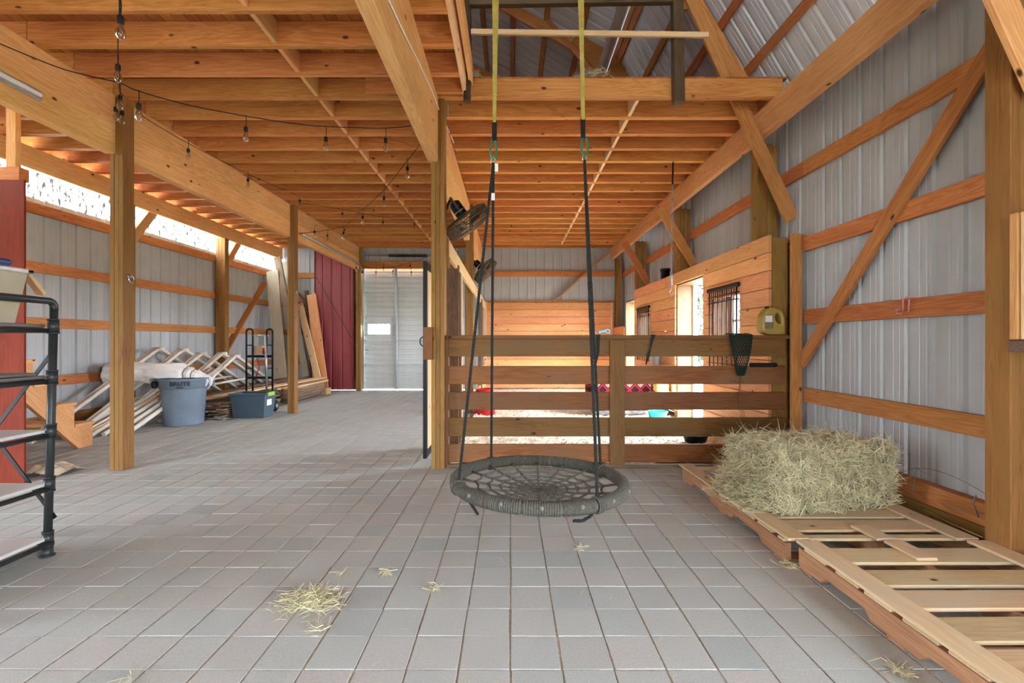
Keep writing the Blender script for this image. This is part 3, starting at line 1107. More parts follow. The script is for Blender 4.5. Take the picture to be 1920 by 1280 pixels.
# ------------------------------------------------------------------ board fence
fx0, fx1 = -.655, 2.80
FY = 4.70
fe = thing('board_fence', 'brown wooden board fence with five rails behind the rope swing', 'fence', (1.0, FY, 0))
for a, b_ in ((1.128, 1.307), (.845, 1.03), (.585, .764), (.313, .504), (.05, .232)):
    board('rail', (fx0 + .02, FY, (a + b_) / 2), (fx1, FY, (a + b_) / 2), b_ - a, .038, FENCE, fe)
board('cap_board', (fx0, FY + .02, 1.326), (2.88, FY + .02, 1.326), .12, .038, FENCE, fe, up=(0, 1, 0))
board('middle_upright', P(1157, 872, 4.655), P(1157, 638, 4.655), .15, .038, FENCE, fe, up=(1, 0, 0))
board('end_cleat', (-.645, FY - .0, .03), (-.645, FY - .0, 1.3), .035, .09, FENCE, fe, up=(1, 0, 0))
board('end_upright', (2.865, 4.615, .0), (2.865, 4.615, 2.36), .10, .04, GIRT, fe, up=(1, 0, 0))
board('end_post', (2.80, 4.83, .0), (2.80, 4.83, 2.36), .16, .12, TREAT, fe, up=(1, 0, 0))
board('sill', (fx0, FY + .03, .012), (fx1, FY + .03, .012), .10, .03, GREYW, fe, up=(0, 1, 0))

# ------------------------------------------------------------------ stall partition (along the aisle)
sp = thing('stall_partition', 'pale header rail and grey plank panel dividing aisle and stall', 'partition', (-.66, 7.5, 0))
board('header_rail', (-.655, 4.78, 2.25), (-.655, 12.0, 2.19), .17, .038, PALE, sp)
board('grey_panel', (-.72, 5.58, .05), (-.72, 5.58, 2.2), .20, .10, GREYW, sp, up=(1, 0, 0))
board('grey_panel', (-.70, 5.60, .05), (-.70, 5.60, 2.12), .19, .04, GREYW, sp, up=(1, 0, 0))
board('panel_edge', (-.595, 5.60, .05), (-.595, 5.60, 2.1), .02, .05, PALE, sp, up=(1, 0, 0))
board('upright', (-.655, 10.0, .05), (-.655, 10.0, 2.2), .09, .10, GREYW, sp, up=(1, 0, 0))
board('upright', (-.655, 11.9, .05), (-.655, 11.9, 2.3), .09, .05, PALE, sp, up=(1, 0, 0))
for z in (.25, .62):
    board('low_board', (-.66, 8.4, z), (-.66, 12.0, z), .18, .038, STALL, sp)
board('bracket_block', (-.668, 4.8, 2.05), (-.668, 4.8, 2.36), .06, .05, TREAT, sp, up=(1, 0, 0))

bd = thing('stall_door', 'black steel sliding door edge beside the olive fence post', 'door', (-.9, 5.3, 0.05))
MB().box((-.925, 4.86, .04), (-.885, 4.92, 2.13), .004).build('edge_tube', BLACK, bd)
MB().box((-.925, 4.92, 2.05), (-.885, 5.5, 2.13), .004).build('top_tube', BLACK, bd)
MB().box((-.925, 4.92, .04), (-.885, 5.5, .12), .004).build('bottom_tube', BLACK, bd)
MB().box((-.925, 5.44, .12), (-.885, 5.5, 2.05), .004).build('edge_tube', BLACK, bd)
for k in range(4):
    board('door_plank', (-.905, 4.99 + k * .13, .12), (-.905, 4.99 + k * .13, 2.05), .125, .03, PALE, bd, up=(0, 1, 0))

lb = thing('latch_block', 'wooden latch block with black ring on the fence post', 'latch', P(803, 672, 4.58))
board('block', P(803, 674, 4.585), P(803, 613, 4.585), .09, .045, FENCE, lb, up=(1, 0, 0))
m = MB(); c = P(795, 640, 4.6)
m.tube([c + Vector((-.01 - .03 * math.sin(a), 0, .045 * math.cos(a))) for a in [k * math.pi / 10 for k in range(11)]], .006, 8)
m.build('ring', BLACK, lb)

# ------------------------------------------------------------------ rope swing
SY = 2.60
SCX, SZ, SR = (1011 - CX) * SY / F, .495, .468
sw = thing('rope_swing', 'round grey rope web swing hanging from yellow straps before the fence', 'swing', (SCX, SY, SZ))
tiltM = Matrix.Translation((SCX, SY, SZ)) @ Euler((-.018, .022, 0)).to_matrix().to_4x4()


def sp_(a, r=SR, z=0.0):
    a = math.radians(a)
    return tiltM @ Vector((math.cos(a) * r, math.sin(a) * r, z))


# rope-wound rim: a torus with fine winding ridges
m = MB()
NS, ND = 520, 20
vs, fs = [], []
for i in range(NS):
    a = 2 * math.pi * i / NS
    gap = min(abs(((math.degrees(a) - 9) % 22.5) - 11.25), 22.5)
    rr = .0335 + (.0022 if i % 2 else -.0022)
    if gap > 10.6: rr = .028
    for k in range(ND):
        b = 2 * math.pi * k / ND + i * .02
        vs.append(tiltM @ Vector((math.cos(a) * (SR + rr * math.cos(b)), math.sin(a) * (SR + rr * math.cos(b)), rr * math.sin(b))))
for i in range(NS):
    for k in range(ND):
        fs.append((i * ND + k, ((i + 1) % NS) * ND + k, ((i + 1) % NS) * ND + (k + 1) % ND, i * ND + (k + 1) % ND))
m.add(vs, fs, False)
m.build('rope_wound_rim', ROPEG, sw)


def rope_path(pts, n=1):
    out = []
    for a, b_ in zip(pts[:-1], pts[1:]):
        for k in range(n): out.append(Vector(a).lerp(Vector(b_), k / n))
    out.append(Vector(pts[-1]))
    return out


def twisted(m, pts, r, pitch, col=3, seg=5):
    """a laid rope of three strands along straight runs"""
    pts = [Vector(p) for p in pts]
    L = sum((b_ - a).length for a, b_ in zip(pts[:-1], pts[1:]))
    n = max(4, int(L / pitch * 6))
    samp = []
    for i in range(n + 1):
        d = L * i / n
        for a, b_ in zip(pts[:-1], pts[1:]):
            l = (b_ - a).length
            if d <= l + 1e-9:
                samp.append((a.lerp(b_, d / l if l else 0), (b_ - a).normalized())); break
            d -= l
        else:
            samp.append((pts[-1], (pts[-1] - pts[-2]).normalized()))
    for s in range(3):
        path = []
        for i, (p, d) in enumerate(samp):
            u = d.orthogonal().normalized() if abs(d.z) < .5 else (Vector((1, 0, 0)) - d * d.x).normalized()
            w = d.cross(u)
            t = 2 * math.pi * (i / 6 + s / 3)
            path.append(p + (u * math.cos(t) + w * math.sin(t)) * r * .5)
        m.tube(path, r * .58, seg)


web = MB()
spokes = [i * 22.5 - 2.25 for i in range(16)]
radii = [.055, .11, .165, .225, .29, .36]
def sag(r): return -.05 * (1 - (r / SR) ** 2)
for i, a in enumerate(spokes):
    web.tube(rope_path([sp_(a, r, sag(r)) for r in (SR - .03, .36, .29, .225, .165, .11, .055, .0)]), .0072, 6)
web.build('radial_rope', ROPEW, sw)
for r in radii:
    m = MB()
    pts = []
    for i, a in enumerate(spokes + [spokes[0] + 360]):
        pts.append(sp_(a, r, sag(r) + .004))
        if i < 16: pts.append(sp_(a + 11.25, r * .955, sag(r)))
    m.tube(pts[:-1], .0066, 6, closed=True)
    m.build('ring_rope', ROPEW, sw)
for a in spokes:
    c = sp_(a, SR + .03, .012)
    MB().lathe([(.001, -.011), (.008, -.007), (.011, 0), (.008, .008), (.001, .011)], Matrix.Translation(c), 8).build('knot', ROPEK, sw)
tops = [P(925, 305, SY), P(1096, 300, SY)]
for (a, ti) in ((200, 0), (128, 0), (303, 1), (32, 1)):
    m = MB()
    e = sp_(a, SR - .002, .03)
    twisted(m, [tops[ti], e], .0085, .05)
    m.build('hanging_rope', ROPE, sw)
    m = MB()
    ww = [sp_(a + dx, SR, 0) for dx in (-1.5, 0, 1.5)]
    for dx in (-1.6, 0, 1.6):
        a_ = math.radians(a + dx)
        m.tube([tiltM @ Vector((math.cos(a_) * (SR + .037 * math.cos(t)), math.sin(a_) * (SR + .037 * math.cos(t)), .037 * math.sin(t))) for t in [k * math.pi / 6 for k in range(12)]], .006, 6, closed=True)
    m.build('rope_lashing', ROPEG, sw)
m = MB()
e = sp_(203, SR, -.03)
twisted(m, [e, e + Vector((.02, -.01, -.01)), e + Vector((.06, -.01, -.045)), e + Vector((.10, -.02, -.10))], .008, .05)
m.build('rope_tail', ROPE, sw)
m = MB()
e = sp_(300, SR, -.03)
twisted(m, [e, e + Vector((-.02, -.02, -.015)), e + Vector((-.055, -.02, -.035)), e + Vector((-.10, -.02, -.035))], .008, .05)
m.build('rope_tail', ROPE, sw)
for ti, (xt, yt) in enumerate(((927, 228), (1093, 228))):
    tp = tops[ti]
    m = MB(); m.tube([tp + Vector((.012 * math.cos(t), 0, .012 + .016 * math.sin(t))) for t in [k * math.pi / 6 for k in range(12)]], .004, 8, closed=True)
    m.build('shackle', CHROME, sw)
    m = MB()
    z0, z1 = tp.z + .02, tp.z + .135
    m.tube([(tp.x + .018 * math.cos(t), tp.y, (z0 + z1) / 2 + (z1 - z0) / 2 * math.sin(t)) for t in [k * math.pi / 10 for k in range(20)]], .0055, 8, closed=True)
    m.build('carabiner', GREENM, sw)
    top = P(xt, yt, SY)
    m = MB(); m.box((top.x - .014, SY - .006, z1 - .012), (top.x + .014, SY + .006, z1 + .105), .003)
    m.build('webbing_sleeve', BLKP, sw)
    m = MB()
    for s in (-1, 1):
        zs = [z1 + .09, 2.9, 3.3, 3.8, 4.6, 5.3]
        wv = [.010, .012, .017, .018, .018, .018]
        xo = [0, .004, .010, .012, .012, .012]
        vs, fs = [], []
        for z, w_, d in zip(zs, wv, xo):
            xx = top.x + s * d * .35 + (.010 if ti == 0 else -.016) * (z - zs[0])
            for dy in (-.0015, .0015):
                vs += [(xx - w_, SY + s * .01 + dy, z), (xx + w_, SY + s * .01 + dy, z)]
        for i in range(len(zs) - 1):
            b0, b1 = 4 * i, 4 * i + 4
            fs += [(b0, b0 + 1, b1 + 1, b1), (b0 + 3, b0 + 2, b1 + 2, b1 + 3), (b0 + 1, b0 + 3, b1 + 3, b1 + 1), (b0 + 2, b0, b1, b1 + 2)]
        m.add(vs, fs)
    m.build('yellow_strap', STRAP, sw)
m = MB(); c = P(928, 313, SY)
m.box((c.x, SY - .012, c.z - .03), (c.x + .018, SY - .010, c.z + .015)); c = P(924, 370, SY)
m.box((c.x - .008, SY - .014, c.z - .02), (c.x + .012, SY - .012, c.z + .02))
m.build('white_tape', PAPER, sw)
hb = board('swing_beam', (-1.2, SY, 5.36), (2.4, SY, 5.36), .09, .19, GIRT, None)
tag(hb, 'timber up in the loft that carries the yellow swing straps', 'beam')

# ------------------------------------------------------------------ pallets and hay
def pallet(x0, x1, y0, y1, label, seed, bd):
    rr = random.Random(seed)
    t = thing('wooden_pallet', label, 'pallet', ((x0 + x1) / 2, (y0 + y1) / 2, 0), 'pallets along the steel wall')
    for x in (x0 + .02, (x0 + x1) / 2, x1 - .02):
        # notched stringer
        m = MB()
        L = y1 - y0
        pts = [(y0, .012), (y0 + L * .15, .012), (y0 + L * .18, .05), (y0 + L * .38, .05), (y0 + L * .41, .012), (y0 + L * .6, .012), (y0 + L * .63, .05), (y0 + L * .83, .05), (y0 + L * .86, .012), (y1, .012), (y1, .115), (y0, .115)]
        n = len(pts)
        q = Matrix.Translation((x, (y0 + y1) / 2, 0)) @ Matrix.Rotation(math.pi / 2, 4, 'Z')
        qi = q.inverted()
        vs = [qi @ Vector((x - .019, y, z)) for y, z in pts] + [qi @ Vector((x + .019, y, z)) for y, z in pts]
        fs = [tuple(reversed(range(n))), tuple(range(n, 2 * n))] + [(i, (i + 1) % n, (i + 1) % n + n, i + n) for i in range(n)]
        m.add(vs, fs)
        m.build('stringer', PALLETD, t, q)
    for y in (y0 + .06, (y0 + y1) / 2, y1 - .06):
        board('bottom_board', (x0, y, .006), (x1, y, .006), .09, .012, PALLETD, t, up=(0, 1, 0), b=.002)
    for (a, b_) in bd:
        z = .115 + .0085 + .001
        board('deck_board', (x0 + .0, (a + b_) / 2, z + rr.uniform(0, .002)), (x1, (a + b_) / 2 + rr.uniform(-.012, .012), z + rr.uniform(0, .002)), b_ - a, .017, PALLET, t, up=(0, 1, 0), b=.004)
    return t


A = pallet(1.63, 2.72, 1.30, 2.60, 'pale wooden pallet lying empty in front of the hay pallet', 3,
           [(2.385, 2.555), (2.16, 2.31), (1.973, 2.122), (1.755, 1.915), (1.565, 1.715), (1.36, 1.51)])
board('edge_board', (1.69, 1.30, .142), (1.69, 2.62, .142), .125, .016, PALLET, A, up=(1, 0, 0), b=.004)
board('edge_board', (2.66, 1.30, .142), (2.66, 2.62, .142), .125, .016, PALLET, A, up=(1, 0, 0), b=.004)
board('edge_board', (2.18, 2.40, .142), (2.18, 2.62, .142), .11, .016, PALLET, A, up=(1, 0, 0), b=.004)
B = pallet(1.585, 2.70, 2.66, 4.24, 'long wooden pallet under the hay bale beside the steel wall', 5,
           [(2.67, 2.73), (2.79, 2.955), (3.0, 3.15), (3.2, 3.35), (3.40, 3.55), (3.62, 3.77), (3.85, 3.95), (4.1, 4.22)])
board('edge_board', (1.66, 2.64, .142), (1.62, 4.25, .142), .13, .016, PALLET, B, up=(1, 0, 0), b=.004)
board('edge_board', (2.63, 2.64, .142), (2.63, 4.25, .142), .13, .016, PALLET, B, up=(1, 0, 0), b=.004)
board('edge_board', (2.16, 2.64, .142), (2.15, 2.84, .142), .11, .016, PALLET, B, up=(1, 0, 0), b=.004)
m = MB().cbox((1.64, 3.62, .035), (.09, .12, .07), .004); m.build('block', PALLETD, B)


def strands(m, n, f, lmin, lmax, w, rr):
    for _ in range(n):
        p, d = f(rr)
        L = rr.uniform(lmin, lmax)
        d = d.normalized()
        s = d.cross(Vector((rr.gauss(0, 1), rr.gauss(0, 1), rr.gauss(0, 1)))).normalized() * w * rr.uniform(.5, 1.1)
        bend = Vector((rr.gauss(0, .12), rr.gauss(0, .12), rr.gauss(0, .12))) * L
        a, b_, c = p - d * L / 2, p + bend, p + d * L / 2
        m.add([a - s, a + s, b_ - s, b_ + s, c - s * .4, c + s * .4], [(0, 1, 3, 2), (2, 3, 5, 4)])


hb_ = thing('hay_bale', 'rectangular bale of dry hay on the pallet by the steel wall', 'hay bale', (2.2, 3.35, .15))
BM = Matrix.Translation((2.165, 3.36, .151)) @ Euler((0, 0, .17)).to_matrix().to_4x4()
BL, BW, BH = .92, .52, .40
m = MB()
vs, fs = [], []


def bale_pt(u, v, w):
    # rounded box with lumps
    p = Vector((u * BL / 2, v * BW / 2, w * BH))
    k = .06
    q = Vector((max(-BL / 2 + k, min(BL / 2 - k, p.x)), max(-BW / 2 + k, min(BW / 2 - k, p.y)), max(.02, min(BH - k, p.z))))
    d = p - q
    if d.length > k: p = q + d.normalized() * k
    nn = mn.noise(Vector((p.x * 9, p.y * 9, p.z * 9))) * .018
    c = Vector((0, 0, BH / 2))
    return p + (p - c).normalized() * nn


def face_grid(fn, a, b_):
    n0 = len(vs)
    for j in range(b_ + 1):
        for i in range(a + 1): vs.append(BM @ fn(i / a * 2 - 1, j / b_))
    for j in range(b_):
        for i in range(a):
            k = n0 + j * (a + 1) + i
            fs.append((k, k + 1, k + a + 2, k + a + 1))


face_grid(lambda u, w: bale_pt(u, -1, w), 30, 14)
face_grid(lambda u, w: bale_pt(-u, 1, w), 30, 14)
face_grid(lambda u, w: bale_pt(-1, -u, w), 18, 14)
face_grid(lambda u, w: bale_pt(1, u, w), 18, 14)
face_grid(lambda u, w: bale_pt(u, w * 2 - 1, 1), 30, 18)
m.add(vs, fs, True)
m.build('packed_core', STRAWD, hb_)
m = MB()


def bale_f(rr):
    s = rr.random()
    if s < .42: u, v, w, N = rr.uniform(-1, 1), -1, rr.random(), Vector((0, -1, 0))
    elif s < .75: u, v, w, N = rr.uniform(-1, 1), rr.uniform(-1, 1), 1, Vector((0, 0, 1))
    elif s < .92: u, v, w, N = -1, rr.uniform(-1, 1), rr.random(), Vector((-1, 0, 0))
    else: u, v, w, N = 1, rr.uniform(-1, 1), rr.random(), Vector((1, 0, 0))
    p = bale_pt(u, v, w) + N * rr.uniform(-.006, .016)
    d = Vector((rr.gauss(0, 1), rr.gauss(0, 1), rr.gauss(0, .8)))
    d -= N * d.dot(N) * rr.uniform(.55, 1)
    return BM @ p, BM.to_3x3() @ d


strands(m, 13000, bale_f, .05, .2, .0019, random.Random(11))
m.build('loose_straw', STRAW, hb_)['kind'] = 'stuff'


m = MB()


def stray_f(rr):
    s = rr.random()
    if s < .45: p, N = bale_pt(rr.uniform(-1, 1), rr.uniform(-1, 1), 1), Vector((0, 0, .35))
    elif s < .75: p, N = bale_pt(-1, rr.uniform(-1, 1), rr.random()), Vector((-1, 0, -.3))
    else: p, N = bale_pt(rr.uniform(-1, 1), -1, rr.uniform(.3, 1)), Vector((0, -1, -.5))
    d = Vector((rr.gauss(0, .8), rr.gauss(0, .8), rr.gauss(0, .5))) + N * rr.uniform(.2, 1.2)
    return BM @ (p + d.normalized() * .04), BM.to_3x3() @ d


strands(m, 900, stray_f, .10, .26, .0017, random.Random(12))


def spill_f(rr):
    p = Vector((-BL / 2 - abs(rr.gauss(0, .07)), rr.uniform(-.9, 1) * BW / 2, 0))
    p.z = max(.004, rr.random() * .26 * max(0, 1 + (p.x + BL / 2) / .16))
    return BM @ p, Vector((rr.gauss(0, 1), rr.gauss(0, 1), rr.gauss(0, .5)))


strands(m, 2200, spill_f, .05, .18, .0018, random.Random(13))
m.v = [(x, y, max(z, .152)) for x, y, z in m.v]
m.build('stray_straw', STRAW, hb_)['kind'] = 'stuff'


def pile(label, c, r, h, n, seed, name='hay_tuft', lm=(.03, .12)):
    rr = random.Random(seed)
    c = Vector(c)

    def f(q):
        a, d = q.uniform(0, 6.283), min(1.3, abs(q.gauss(0, .45)))
        z = h * max(0, 1 - d * d) * q.uniform(.1, 1) + .003
        return c + Vector((math.cos(a) * d * r, math.sin(a) * d * r * .75, z)), Vector((q.gauss(0, 1), q.gauss(0, 1), q.gauss(0, .25)))
    m = MB()
    strands(m, n, f, lm[0], lm[1], .0018, rr)
    m.v = [(x, y, max(z, c.z + .001)) for x, y, z in m.v]
    o = m.build(name, STRAW)
    return tag(o, label, 'hay', kind='stuff')


pile('small heap of dry hay on the paving in the foreground', FL(583, 1132), .165, .05, 1100, 21)
for k, (x, y, r, n, lb_) in enumerate(((640, 1078, .06, 14, 'few hay stems on the paving beyond the small heap'), (815, 1105, .06, 26, 'wisp of hay on the paving in front of the swing'), (722, 1077, .03, 30, 'tiny brown hay clump on the paving between heap and swing'),
                                       (1090, 1028, .07, 12, 'few hay stems on the paving just under the swing'), (1690, 1262, .05, 60, 'hay wisp on the paving beside the empty pallet'), (600, 1180, .10, 26, 'stray hay stems on the paving below the small heap'),
                                       (1480, 1060, .06, 90, 'hay wisp at the corner where the pallets meet'), (240, 1275, .04, 12, 'few hay stems at the bottom edge of the photo'))):
    pile(lb_, FL(x, y), r, .015, n, 30 + k, 'hay_wisp')
rr = random.Random(5)
m = MB()
for _ in range(420):
    x, y = rr.uniform(-4.5, 1.6), 1.5 + 4.5 * rr.random() ** 1.5
    p = Vector((x, y, .003)); a = rr.uniform(0, 6.28); L = rr.uniform(.008, .04)
    d = Vector((math.cos(a), math.sin(a), 0)) * L; s = Vector((-math.sin(a), math.cos(a), 0)) * .0012
    m.add([p - d - s, p - d + s, p + d + s + Vector((0, 0, .003)), p + d - s + Vector((0, 0, .003))], [(0, 1, 2, 3)])
tag(m.build('straw_litter', STRAW), 'scattered bits of straw over the grey paving', 'straw', kind='stuff')
pile('hay caught on top of the loft joist by the hanging frame', P(1110, 146, 4.60), .22, .05, 260, 51, 'hay_on_joist')
pile('hay tuft on the loft joist end beside the round upright', P(892, 147, 4.60), .06, .07, 120, 52, 'hay_on_joist')
m = MB(); c = FL(258, 1254)
m.add([c + Vector(v) for v in ((-.02, 0, .004), (0, -.008, .012), (.022, .004, .02), (.002, .012, .008))], [(0, 1, 2, 3)])
tag(m.build('dry_leaf', LEAFY), 'curled yellow leaf on the paving at the bottom edge', 'leaf')

# ------------------------------------------------------------------ things on the right wall and fence
m = MB()
g = XR - .01
def PX(x, y, X=None):
    X = XR if X is None else X
    Y = F * X / (x - CX)
    return Vector((X, Y, H - (y - CY) * Y / F))
m.tube([PX(1717, 556, g), PX(1699, 557, g - .01), PX(1693, 560, g - .02), PX(1694, 584, g - .02), PX(1704, 583, g - .02), PX(1705, 562, g - .02), PX(1700, 562, g - .015)], .006, 8)
m.tube([PX(1694, 584, g - .02), PX(1690, 588, g - .05), PX(1681, 588, g - .07), PX(1680, 581, g - .08), PX(1686, 579, g - .085)], .006, 8)
tag(m.build('wall_hook', PINK), 'pink wire hook hanging on the steel wall girt', 'hook')
m = MB()
c = Vector((2.80, 2.95, .33))
loop = []
for k in range(40):
    a = k / 39 * 5.2 - .4
    loop.append(c + Vector((.03 * math.sin(2 * a), .34 * math.cos(a), .10 * math.sin(a))))
m.tube(loop, .0025, 6)
m.tube([c + Vector((0, -.2, -.10)), c + Vector((-.02, -.19, -.02)), c + Vector((-.015, -.2, .03))], .004, 6)
m.tube([c + Vector((0, .26, -.14)), c + Vector((.01, .25, -.04)), c + Vector((0, .22, .08)), c + Vector((-.01, .1, .05))], .0025, 6)
m.tube([c + Vector((-.05, .30, -.15)), c + Vector((-.07, -.1, -.178)), c + Vector((-.08, -.3, -.178))], .0025, 6)
tag(m.build('wire_loop', WIRE), 'loop of thin grey wire behind the hay bale on the pallet', 'wire')

pb = thing('wall_panel_box', 'pale board mounted on the thick post at the photo edge', 'board', (2.85, 2.4, 1.3))
board('face_board', (2.86, 2.42, 1.29), (2.86, 2.42, 1.965), .32, .03, PALE, pb, up=(1, 0, 0))
board('backing_board', (2.87, 2.46, 1.29), (2.87, 2.46, 1.965), .36, .04, BEAM, pb, up=(1, 0, 0))
board('ledge', (2.68, 2.43, 1.255), (3.05, 2.43, 1.255), .06, .10, GREYW, pb)

# jug
jy = 4.72
def jug_curve():
    cu = bpy.data.curves.new('jug_body', 'CURVE')
    cu.dimensions = '2D'; cu.fill_mode = 'BOTH'
    cu.extrude = .045; cu.bevel_depth = .022; cu.bevel_resolution = 3; cu.offset = -.02
    out = [(1425, 627), (1423, 610), (1425, 592), (1431, 582), (1437, 577), (1445, 577), (1452, 579), (1460, 583), (1464, 590), (1466, 605), (1467, 622), (1465, 627)]
    hole = [(1449, 588), (1456, 588), (1459, 595), (1460, 606), (1455, 608), (1450, 604), (1447, 596)]
    c0 = P(1445, 627, jy)
    for pts in (out, hole):
        s = cu.splines.new('NURBS')
        s.points.add(len(pts) - 1)
        for i, (x, y) in enumerate(pts):
            q = P(x, y, jy)
            s.points[i].co = (q.x - c0.x, q.z - c0.z, 0, 1)
        s.use_cyclic_u = True
        s.order_u = 3
    cu.materials.append(OIL)
    M = Matrix.Translation((c0.x, c0.y, 1.347)) @ Euler((math.pi / 2, 0, 0)).to_matrix().to_4x4()
    tmp = bpy.data.objects.new('tmp', cu)
    COL.objects.link(tmp)
    dg = bpy.context.evaluated_depsgraph_get()
    me = bpy.data.meshes.new_from_object(tmp.evaluated_get(dg))
    bpy.data.objects.remove(tmp)
    for p_ in me.polygons: p_.use_smooth = True
    zmin = min(v.co.y for v in me.vertices)
    M = Matrix.Translation((0, 0, -zmin)) @ M
    return me, M, c0


jg = thing('plastic_jug', 'yellow plastic jug with handle standing on the fence cap', 'jug', (P(1445, 627, jy).x, jy, 1.345))
me, M, c0 = jug_curve()
link(bpy.data.objects.new('jug_body', me), jg, M)
q = P(1438, 577, jy)
m = MB().lathe([(.018, 0), (.018, .012), (.020, .012), (.020, .03), (.016, .032)], Matrix.Translation((q.x, jy, 1.345 + .262)), 16)
m.build('cap', BLKP, jg)
q0, q1 = P(1427, 618, jy), P(1443, 590, jy)
MB().box((q0.x, jy - .069, q0.z + .01), (q1.x, jy - .066, q1.z)).build('label_sticker', plain('brown_label', (120, 110, 84), 0.5, var=.3, scale=40), jg)
q0, q1 = P(1428, 604, jy), P(1441, 592, jy)
MB().box((q0.x, jy - .071, q0.z), (q1.x, jy - .068, q1.z)).build('label_panel', PAPER, jg)

# hay net
hn = thing('hay_net', 'dark green hay net draped over the fence cap below the jug', 'hay net', P(1388, 704, 4.6))
prof = [(628, 1368, 1411), (640, 1370, 1410), (655, 1373, 1408), (670, 1376, 1405), (685, 1379, 1401), (697, 1381, 1398), (704, 1384, 1395)]
m = MB()
NSx, NL = 20, 14
def net_pt(u, v):
    t = v * (len(prof) - 1); i = min(int(t), len(prof) - 2); f = t - i
    y = prof[i][0] * (1 - f) + prof[i + 1][0] * f
    xl = prof[i][1] * (1 - f) + prof[i + 1][1] * f
    xr = prof[i][2] * (1 - f) + prof[i + 1][2] * f
    xc, hw = (xl + xr) / 2, (xr - xl) / 2
    a = 2 * math.pi * u
    p = P(xc + hw * math.cos(a), y, 4.615)
    return p + Vector((0, math.sin(a) * .022, 0))
for d in (1, -1):
    for s in range(NSx):
        m.tube([net_pt(s / NSx + d * v * .42, v) for v in [k / 22 for k in range(23)]], .003, 4)
m.build('net_body', NETG, hn)
m = MB()
for k in range(22):
    a = P(1366 + k * 2.1, 626, 4.62); a.z = 1.352
    m.tube([a + Vector((0, -.02, -.01)), a + Vector((R.gauss(0, .006), .03, .006 + R.random() * .006)), a + Vector((R.gauss(0, .01), .085, .002)), a + Vector((R.gauss(0, .01), .11, -.04))], .003, 4)
m.build('net_mouth', NETG, hn)
m = MB()
for d in (1, -1):
    for k in range(9):
        x = 1353 + k * 3.2
        m.tube([P(x, 667, 4.76), P(x + d * 4, 673, 4.76), P(x, 679, 4.76), P(x + d * 4, 685, 4.76), P(x, 691, 4.76)], .0022, 4)
m.build('net_fringe', NETB, hn)
m = MB()
for x0, x1 in ((1388, 1390), (1391, 1386), (1390, 1393)):
    m.tube([P(x0, 703, 4.63), P((x0 + x1) / 2 - 4, 735, 4.64), P(x1 + 3, 775, 4.64), P(x1, 815, 4.65)], .0022, 4)
m.tube([P(1370, 716, 4.64), P(1378, 712, 4.63), P(1384, 718, 4.63), P(1390, 708, 4.63), P(1394, 716, 4.63)], .003, 4)
m.build('hanging_twine', NETB, hn)

q = P(1405, 690, 4.68); q1 = P(1457, 682, 4.68)
m = MB().box((q.x, 4.66, 1.02), (q1.x, 4.70, 1.062), .012)
tag(m.build('rubber_bar', BLKP), 'short black bar lying on the second fence rail by the hay net', 'bar')


def strap(name, pts, ws, label):
    m = MB()
    vs, fs = [], []
    for (p, w) in zip(pts, ws):
        vs += [p + Vector((-w, 0, 0)), p + Vector((w, 0, 0)), p + Vector((w, -.004, .0)), p + Vector((-w, -.004, .0))]
    for i in range(len(pts) - 1):
        a, b_ = 4 * i, 4 * i + 4
        fs += [(a, a + 1, b_ + 1, b_), (a + 2, a + 3, b_ + 3, b_ + 2), (a + 1, a + 2, b_ + 2, b_ + 1), (a + 3, a, b_, b_ + 3)]
    m.add(vs, fs)
    return tag(m.build(name, BLKP), label, 'strap', 'black straps on the fence')


q = P(1121, 627, 4.68)
strap('black_strap', [Vector((q.x, 4.76, 1.3)), Vector((q.x, 4.75, 1.35)), Vector((q.x, 4.655, 1.35)), P(1121, 640, 4.65), P(1121, 660, 4.65), P(1119, 672, 4.65), P(1117, 683, 4.65)], [.02, .02, .02, .018, .016, .010, .004], 'black strap hanging straight over the fence cap beside the swing ropes')
q = P(1224, 627, 4.68)
strap('black_strap', [Vector((q.x, 4.76, 1.3)), Vector((q.x, 4.75, 1.35)), Vector((q.x, 4.655, 1.35)), P(1222, 640, 4.65), P(1220, 652, 4.65), P(1215, 668, 4.65), P(1211, 684, 4.65)], [.022, .022, .022, .014, .006, .016, .004], 'twisted black strap hanging over the fence cap farther from the swing ropes')

tl = thing('hand_tool', 'pale blue-grey hand tool lying on the fence cap behind the straight strap', 'tool', P(1130, 627, 4.76))
q0, q1 = P(1121, 624, 4.74), P(1137, 619, 4.74)
q0.z += .0; m = MB().bar(q0, q1, .04, .03, b=.006); m.build('body', BLUEGR, tl)
q = P(1139, 621, 4.74)
m = MB().cyl(q + Vector((0, -.018, 0)), q + Vector((0, .018, 0)), .026, seg=20); m.build('wheel', BLUEGR, tl)
m = MB().cyl(q + Vector((0, -.022, 0)), q + Vector((0, -.017, 0)), .008, seg=12); m.build('hub', BLACK, tl)

# ------------------------------------------------------------------ inside the stall
def tub(name, c, r0, r1, h, mat, label, cat, lip=.012):
    m = MB()
    m.lathe([(r0 * .5, .004), (r0, 0), (r1, h - lip), (r1 + lip, h - lip), (r1 + lip, h), (r1 - .006, h), (r0 - .008, .012), (.01, .01)], Matrix.Translation(c), 28)
    return tag(m.build(name, mat), label, cat)


